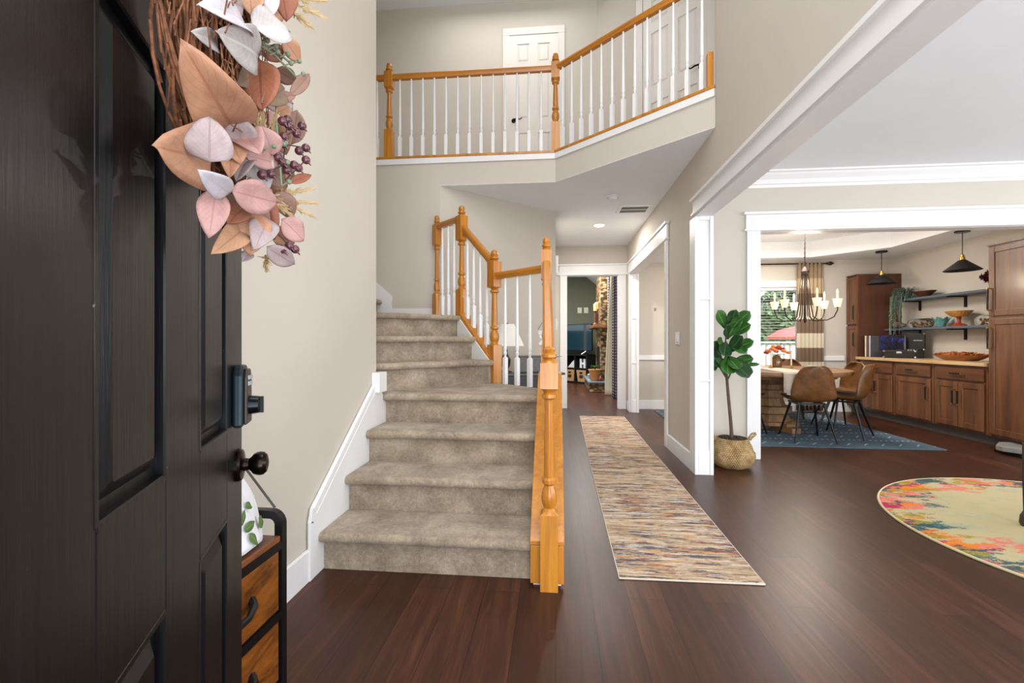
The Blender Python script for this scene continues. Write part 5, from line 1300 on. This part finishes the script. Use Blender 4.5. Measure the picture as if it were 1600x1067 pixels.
def tree(x, y, h, r, label, seed, mt):
    rnd = random.Random(seed); t = thing('tree', (x, y, -.42), label, 'tree', group='trees behind the house')
    MB().tube([(x, y, -.42), (x + .1, y, h * .35), (x, y + .1, h * .75)], [.16, .12, .05], 8).build('trunk', TRK, t)
    m = MB()
    for i in range(1500):
        th = rnd.uniform(0, 6.28); ph_ = math.acos(rnd.uniform(-1, 1)); R_ = r * rnd.uniform(.4, 1)
        p = Vector((x + R_ * math.sin(ph_) * math.cos(th), y + R_ * math.sin(ph_) * math.sin(th), h * .62 + R_ * 1.25 * math.cos(ph_)))
        v = Vector((rnd.uniform(-1, 1), rnd.uniform(-1, 1), rnd.uniform(-1, .6))).normalized() * .28
        m.leaf(p, p + v, .2, (rnd.uniform(-1, 1), rnd.uniform(-1, 1), rnd.uniform(-1, 1)), nl=2, nw=2)
    m.build('crown', mt, t)
HG = thing('hedge', (10, 20, -.42), 'tall green hedge filling the view through the dining window', 'hedge')
rh = random.Random(9); m = MB().box(3, 22, 20.6, 21, -.42, 2.4)
for i in range(5000):
    p = Vector((rh.uniform(2.5, 22), rh.uniform(19.6, 20.6), rh.uniform(-.3, 3.3 + .5 * math.sin(i)))); v = Vector((rh.uniform(-1, 1), rh.uniform(-1, 1), rh.uniform(-1, .6))).normalized() * .3
    m.leaf(p, p + v, .2, (rh.uniform(-1, 1), -1, rh.uniform(-1, 1)), nl=2, nw=2)
m.build('foliage', plain('hedge_green', (92, 116, 78), .8, var=.6, vs=2.5), HG)
TG = [plain('tree_green', (74, 100, 58), .8, var=.5, vs=3), plain('dark_tree_green', (46, 70, 44), .8, var=.5, vs=3)]
tree(7.0, 24, 6.2, 2.4, 'leafy tree at the left in the dining window view', 1, TG[0]); tree(11.5, 25, 7.5, 2.8, 'darker leafy tree at the right in the dining window view', 2, TG[1]); tree(17.5, 30, 8, 3.0, 'leafy tree mostly behind the striped curtain', 3, TG[0])
br_ = thing('leaning_branch', (4.0, 13.15, -.42), 'pale leaning branches crossing the upper dining window view', 'branch')
MB().tube([(4.0, 13.15, -.42), (4.3, 13.15, .98), (5.2, 13.2, 1.9), (6.5, 14.0, 3.0), (7.6, 14.3, 3.5)], [.06, .05, .045, .04, .02], 8).build('limb', RWH, br_)
MB().tube([(4.35, 13.2, 1.05), (5.1, 13.25, 2.3), (6.2, 13.3, 3.4)], [.045, .04, .02], 8).build('limb', RWH, br_)

# ------------------------------------------------------------------ right front room: slab and table foot
o = MB().prism([(4.29, 4.80), (4.42, 5.06), (5.1, 5.0), (5.1, 4.62), (4.5, 4.62)], .0, .05)
o = MB().prism([(4.30, 4.83), (4.30, 4.90), (4.47, 5.06), (4.595, 5.06), (4.595, 4.62), (4.46, 4.62)], .035, .085)
sl = thing('floor_plinth', (4.45, 4.84, 0), 'low grey slab with cut corners on the floor before the right tall cabinet', 'plinth')
o.build('slab', plain('grey_slab', (134, 130, 124), .7, var=.1), sl, bevel=.008); MB().box(4.36, 4.56, 4.68, 4.98, .0, .035).build('slab_base', BLACKP, sl)
tb2 = thing('side_table', (3.05, 2.6, .012), 'dark table with turned foot on the round rug at the right edge of the photo', 'table')
pz = .012
DKW = wood('dark_table_leg_wood', (48, 36, 30), (82, 64, 54), 2, 10)
for x, y in ((2.762, 2.96), (3.5, 2.96), (2.84, 2.3), (3.5, 2.3)):
    MB().lathe([(pz, .022), (pz + .02, .03), (pz + .06, .026), (pz + .075, .018), (pz + .09, .012), (pz + .3, .016), (.42, .016), (.5, .016)], (x, y, 0), 16).build('leg', DKW, tb2)
MB().box(2.80, 3.53, 2.27, 2.965, .5, .54).build('tabletop', DKW, tb2, bevel=.006)

# ------------------------------------------------------------------ alcove behind the stairs
cs = thing('console_table', (-.3, 4.55, 0), 'black console table with pale top in the alcove behind the stair balusters', 'table')
def loc_(a, b): # a along the 45 degree wall from its left end, b away from it
    return Vector((-1.16 + a * q + b * q, 4.5 + a * .69 - b * q, 0))
p = [(-.74, 4.42), (-.62, 4.30), (.02, 4.52), (.10, 4.60), (.07, 4.70), (-.02, 4.86)]
MB().prism(p, .765, .79).build('tabletop', plain('dark_grey_top', (74, 72, 70), .3), cs, bevel=.008)
MB().prism([(-.70, 4.42), (-.62, 4.33), (.0, 4.55), (-.06, 4.78)], .60, .765).build('apron', BLACKP, cs)
for x, y in ((-.66, 4.39), (-.0, 4.60), (-.08, 4.76), (-.42, 4.62)): MB().box(x - .018, x + .018, y - .018, y + .018, 0, .60).build('leg', BLACKP, cs)
lp = thing('table_lamp', (-.52, 4.60, .79), 'table lamp with white cone shade on the alcove console table', 'lamp')
lx, ly = -.50, 4.58
MB().lathe([(.79, .06), (.80, .06), (.81, .02), (.86, .045), (.92, .05), (.98, .02), (1.09, .012)], (lx, ly, 0), 20).build('lamp_base', plain('dark_lamp_base', (58, 44, 38), .4), lp)
MB().lathe([(1.055, .185), (1.275, .085), (1.272, .081), (1.058, .18)], (lx, ly, 0), 36).build('lamp_shade', plain('white_lamp_shade', (232, 230, 224), .8), lp)
MB().tube([(lx, ly, 1.09), (lx, ly, 1.27)], .004, 6).lathe([(1.262, .022), (1.27, .03), (1.285, .024), (1.292, .004)], (lx, ly, 0), 16).build('finial', BLACKP, lp)
bx_ = thing('fabric_box', (-.3, 4.64, .79), 'long grey fabric box on the alcove console table below the lamp', 'box')
bb_ = MB().prism([(-.47, 4.44), (-.09, 4.575), (-.13, 4.72), (-.51, 4.585)], .791, .95)
bb_ = MB().prism([(-.36, 4.50), (-.10, 4.59), (-.14, 4.72), (-.40, 4.63)], .791, .945)
bb_.build('box_body', plain('grey_felt', (112, 110, 108), .95, var=.1, vs=30), bx_, bevel=.012); MB().prism([(-.365, 4.498), (-.097, 4.588), (-.138, 4.722), (-.405, 4.632)], .9455, .958).build('box_lid', MATS['grey_felt'], bx_, bevel=.004)
bk = MB().prism([(-.66, 4.40), (-.58, 4.40), (-.58, 4.52), (-.66, 4.52)], .791, 1.0).build('dark_box', plain('dark_brown_box', (44, 34, 30), .6)); tag(bk, 'dark brown upright box on the console beside the oak newel post', 'box')
orc = thing('orchid', (-.06, 4.64, .79), 'white orchid blooms beside the tall newel post on the alcove console', 'orchid')
ox, oy = -.045, 4.63
MB().lathe([(.79, .03), (.80, .04), (.86, .05), (.862, .042)], (ox, oy, 0), 18).build('pot', BLACKP, orc)
MB().tube([(ox, oy, .85), (ox - .02, oy, 1.1), (ox - .04, oy, 1.25), (ox - .09, oy - .03, 1.29), (ox - .13, oy - .05, 1.22)], .003, 6).build('flower_stem', FIG2, orc)
m = MB()
for a in (2.5, 3.4, 4.3, .5): m.leaf((ox, oy, .86), (ox + .13 * math.cos(a), oy + .13 * math.sin(a), .93 + .02 * math.cos(a)), .05, (0, 0, 1), bend=.2)
m.build('orchid_leaf', plain('black_green_leaf', (26, 34, 28), .4), orc, solid=.002)
OW = plain('orchid_white', (232, 232, 230), .6)
for i, (dx, dz) in enumerate(((-.085, 1.02), (-.06, 1.05), (-.10, 1.08), (-.075, 1.11), (-.095, 1.15), (-.07, 1.0), (-.11, 1.19), (-.09, .98))):
    c_ = Vector((ox + dx, oy - .05, dz)); m = MB()
    for k in range(5):
        a = 2 * PI * k / 5 + .3 * i; v = Vector((math.cos(a) * .8, -.25, math.sin(a) * .8)) * .03
        m.leaf(c_, c_ + v, .03, (0, -1, .1), bend=.1, nl=4, nw=3)
    m.build('bloom', OW, orc, solid=.001)

# ------------------------------------------------------------------ living room seen through the hall end doorway
hs = thing('fireplace', (1.0, 10.7, 0), 'stacked stone fireplace with hearth and wood mantel in the room beyond the hall', 'fireplace')
MB().box(.73, 1.199, 9.92, 11.55, 0, .20).build('hearth', STONE, hs, bevel=.006)
MB().box(.70, 1.199, 9.89, 11.58, .201, .24).build('hearth_slab', plain('blue_grey_slate', (104, 122, 134), .5, var=.15), hs, bevel=.005)
MB().box(1.0, 1.199, 10.2, 11.45, .241, 1.40).box(1.0, 1.199, 10.2, 11.45, 1.47, 2.62).build('chimney_breast', STONE, hs)
MB().box(.995, 1.0, 10.45, 11.2, .25, .98).build('firebox', BLACKP, hs)
MB().box(.82, 1.199, 10.0, 11.6, 1.40, 1.47).build('mantel', wood('mantel_wood', (92, 48, 24), (150, 92, 50), 1, 10), hs, bevel=.006)
for (x, y, zt_, r), lb in ((((.87, 10.12, 1.47, .033)), 'nearer chunky wooden candlestick with cream candle on the mantel'), (((.93, 10.42, 1.47, .033)), 'farther wooden candlestick with cream candle on the mantel')):
    c_ = thing('candlestick', (x, y, zt_), lb, 'candlestick', group='candlesticks on the mantel'); hh = .30 if y < 10.3 else .36
    MB().lathe([(zt_, .05), (zt_ + .02, .05), (zt_ + .04, .03), (zt_ + hh * .5, .036), (zt_ + hh - .03, .03), (zt_ + hh, .05)], (x, y, 0), 16).build('stick', plain('red_brown_turned_wood', (88, 46, 30), .5) if 'red_brown_turned_wood' not in MATS else MATS['red_brown_turned_wood'], c_)
    MB().lathe([(zt_ + hh, .042), (zt_ + hh + .15, .042), (zt_ + hh + .155, .035)], (x, y, 0), 18).build('candle', plain('cream_candle', (226, 196, 128), .6) if 'cream_candle' not in MATS else MATS['cream_candle'], c_)
pt = thing('terracotta_pot', (.86, 10.12, .24), 'tan terracotta pot with a small green plant on the stone hearth', 'potted plant')
MB().lathe([(.241, .07), (.26, .085), (.30, .09), (.42, .125), (.46, .13), (.465, .145), (.49, .148), (.495, .13), (.47, .12)], (.86, 10.12, 0), 28).build('pot', plain('terracotta', (170, 116, 66), .8, var=.2), pt)
m = MB()
for i in range(24):
    a = i * 2.4; m.leaf((.86, 10.12, .47), (.86 + .1 * math.cos(a), 10.12 + .1 * math.sin(a), .53 + .05 * random.random()), .04, (0, 0, 1), bend=.2)
m.build('foliage', FIG, pt, solid=.001)
o = thing('red_ornament', (.97, 10.02, .24), 'small red ornament on the hearth right of the terracotta pot', 'ornament')
MB().ball((.97, 10.02, .285), .045, 8).build('ornament_body', plain('ornament_red', (136, 36, 42), .4), o); MB().lathe([(.325, .012), (.345, .01)], (.97, 10.02, 0), 10).build('ornament_top', W_WHITE, o)
wp = thing('mushroom_ornament', (.76, 10.35, .24), 'small pale pedestal ornament on the hearth left of the terracotta pot', 'ornament')
MB().lathe([(.241, .04), (.26, .02), (.33, .018), (.34, .05), (.36, .05), (.375, .02)], (.76, 10.35, 0), 16).build('ornament_body', plain('pale_ornament', (176, 164, 150), .6), wp)
# curtain pair on the right wall
def ycurt(name, label, y0, y1, x, amp, nf, mat, z0, z1, fn=None, cat='curtain'):
    t = thing(name, (x, (y0 + y1) / 2, 0), label, cat); rows = []; n = 60
    for j in range(21):
        s_ = j / 20; z = z1 + (z0 - z1) * s_
        row = []
        for k in range(n + 1):
            u = k / n; yy = y0 + (y1 - y0) * u; xx = x + amp * math.sin(u * 2 * PI * nf)
            if fn: xx, yy = fn(u, s_, xx, yy)
            row.append((xx, yy, z))
        rows.append(row)
    MB().grid(rows).build('drape', mat, t, solid=.004)
ycurt('patterned_curtain', 'dark patterned curtain nearest to the hall doorway in the room beyond', 8.70, 9.1, 1.125, .025, 4.5, LATTICE, .015, 2.5)
ycurt('patterned_curtain', 'dark patterned curtain between the stone chimney and the cream drape', 9.78, 9.86, 1.12, .02, 1.5, LATTICE, .015, 2.5)
CRM = plain('cream_lining_cloth', (244, 236, 214), .9, var=.03)
def fcr(u, s_, xx, yy):
    w = .10 + .9 * min(1, (s_ ** .8) * 1.15)
    return 1.15 - .15 * w * (1 - u) + .008 * math.sin(u * 14) * w, 9.40 + .06 * u
ycurt('cream_drape', 'cream drape widening downwards between two patterned curtains beyond the hall', 9.6, 9.7, 1.0, .0, 1, CRM, .015, 2.5, fcr)
rd2 = thing('curtain_rod', (1.09, 9.3, 2.5), 'dark curtain rod carrying the patterned curtains in the room beyond the hall', 'curtain rod')
MB().tube([(1.09, 8.6, 2.505), (1.09, 9.88, 2.505)], .014, 8).build('rod', DBZ, rd2)
for y in (8.65, 9.87): MB().bar((1.199, y, 2.505), (1.09, y, 2.505), .02, .02).build('rod_bracket', DBZ, rd2)
wl = MB()
for a, b in ((10.9, 11.6), (11.7, 12.4)): wl.box(-1.995, -1.985, a, b, 1.45, 2.2)
w2 = struct('window_2', wl, emis('bright_window_pane', (190, 220, 240), 1.6))
m = MB().box(-1.995, -1.985, 10.9, 11.6, .8, 1.449).box(-1.995, -1.985, 11.7, 12.4, .8, 1.449); m.build('lower_pane', emis('teal_window_pane', (50, 120, 140), .7), w2)
m = MB()
for k in range(12): m.box(-1.982, -1.978, 10.9, 12.4, 1.47 + k * .06, 1.49 + k * .06)
m.build('blind_slats', W_WHITE, w2)
m = MB()
for a, b in ((10.82, 10.9), (11.6, 11.7), (12.4, 12.48)): m.box(-1.997, -1.97, a, b, .8, 2.2)
m.box(-1.997, -1.97, 10.82, 12.48, 2.201, 2.28); m.box(-1.997, -1.96, 10.8, 12.5, .74, .799)
m.build('window_frame', W_WHITE, w2)
# television on a black cube organiser across the corner
TVR = math.radians(-42)
un = thing('cube_organizer', (.36, 12.25, 0), 'black cube organizer with woven baskets under the television', 'shelf unit', rz=TVR)
# local x along the front (right end at +), front faces -y
m = MB(); W_, D_, H_ = 1.2, .40, .76
m.box(-W_ / 2, W_ / 2, 0, D_, H_ - .03, H_); m.box(-W_ / 2, W_ / 2, 0, D_, .02, .05); m.box(-W_ / 2, W_ / 2, .01, D_, .385, .405); m.box(-W_ / 2, W_ / 2, D_ - .01, D_, .02, H_)
for k in range(4): x = -W_ / 2 + (W_ - .03) * k / 3; m.box(x, x + .03, 0, D_, .02, H_)
m.box(-W_ / 2 + .02, W_ / 2 - .02, .02, D_ - .02, 0, .02)
m.build('frame', plain('black_laminate', (22, 22, 24), .4), un, world=False)
Rz = Matrix.Rotation(TVR, 3, 'Z'); UO = Vector((.36, 12.25, 0))
for k in range(3):
    x = -W_ / 2 + .03 + (W_ - .03) * k / 3 + .18; p_ = UO + Rz @ Vector((x, .19, .0505))
    b_ = thing('woven_basket', tuple(p_), ['left', 'middle', 'right'][k] + ' woven basket in the lower row of the black cube organizer', 'basket', rz=TVR, group='baskets in the cube organizer')
    v0 = MB(); wv = plain('woven_tan', (170, 128, 88), .85, var=.25, vs=60, bs=.5, bscale=80) if 'woven_tan' not in MATS else MATS['woven_tan']
    v0.add([(-.12, -.15, 0), (.12, -.15, 0), (.12, .15, 0), (-.12, .15, 0), (-.155, -.165, .30), (.155, -.165, .30), (.155, .165, .30), (-.155, .165, .30)], [(3, 2, 1, 0), (0, 1, 5, 4), (1, 2, 6, 5), (2, 3, 7, 6), (3, 0, 4, 7)])
    v0.build('basket_body', wv, b_, world=False, solid=.008)
    MB().box(-.045, .045, -.178, -.166, .215, .25).build('handle_hole', BLACKP, b_, world=False); MB().box(-.055, .055, -.172, -.160, .10, .17).build('label_plate', plain('dark_label', (44, 34, 28), .6) if 'dark_label' not in MATS else MATS['dark_label'], b_, world=False)
for k, lb, sh in ((1, 'white fan shaped object in the upper middle cube of the organizer', 0), (2, 'white cutout ornament in the upper right cube of the organizer', 1)):
    x = -W_ / 2 + .03 + (W_ - .03) * k / 3 + .18; p_ = UO + Rz @ Vector((x, .1, .4055)); m = MB()
    if sh: m.box(-.09, -.03, -.02, .02, 0, .24).box(.03, .09, -.02, .02, 0, .24).box(-.03, .03, -.02, .02, .09, .14)
    else: m.extrude([(-.12, -.01, 0), (.1, -.01, 0), (.1, -.01, .2), (.02, -.01, .14)], (0, .03, 0))
    o = m.build('shelf_ornament', plain('ornament_white', (206, 206, 208), .5) if 'ornament_white' not in MATS else MATS['ornament_white']); o.location = p_; o.rotation_euler = (0, 0, TVR); tag(o, lb, 'ornament')
tv = thing('television', tuple(UO + Rz @ Vector((0, .2, H_))), 'flat television reflecting a blue window on the black organizer', 'television', rz=TVR)
MB().box(-.62, .62, -.015, .03, .09, .80).build('housing', BLACKP, tv, world=False, bevel=.004)
def tv_mat():
    m, nt, b = new_mat('tv_window_reflection', .15, 0, .5)
    return m
MB().box(-.60, .60, -.019, -.0155, .11, .785).build('screen', plain('glossy_black_screen', (14, 22, 28), .05, 0, var=.02, spec=.9, coat=1.), tv, world=False)
MB().tube([(.35, -.12, .006), (.42, .0, .09), (.48, .12, .006)], .009, 6).tube([(-.35, -.12, .006), (-.42, .0, .09), (-.48, .12, .006)], .009, 6).build('stand', SILV, tv, world=False)
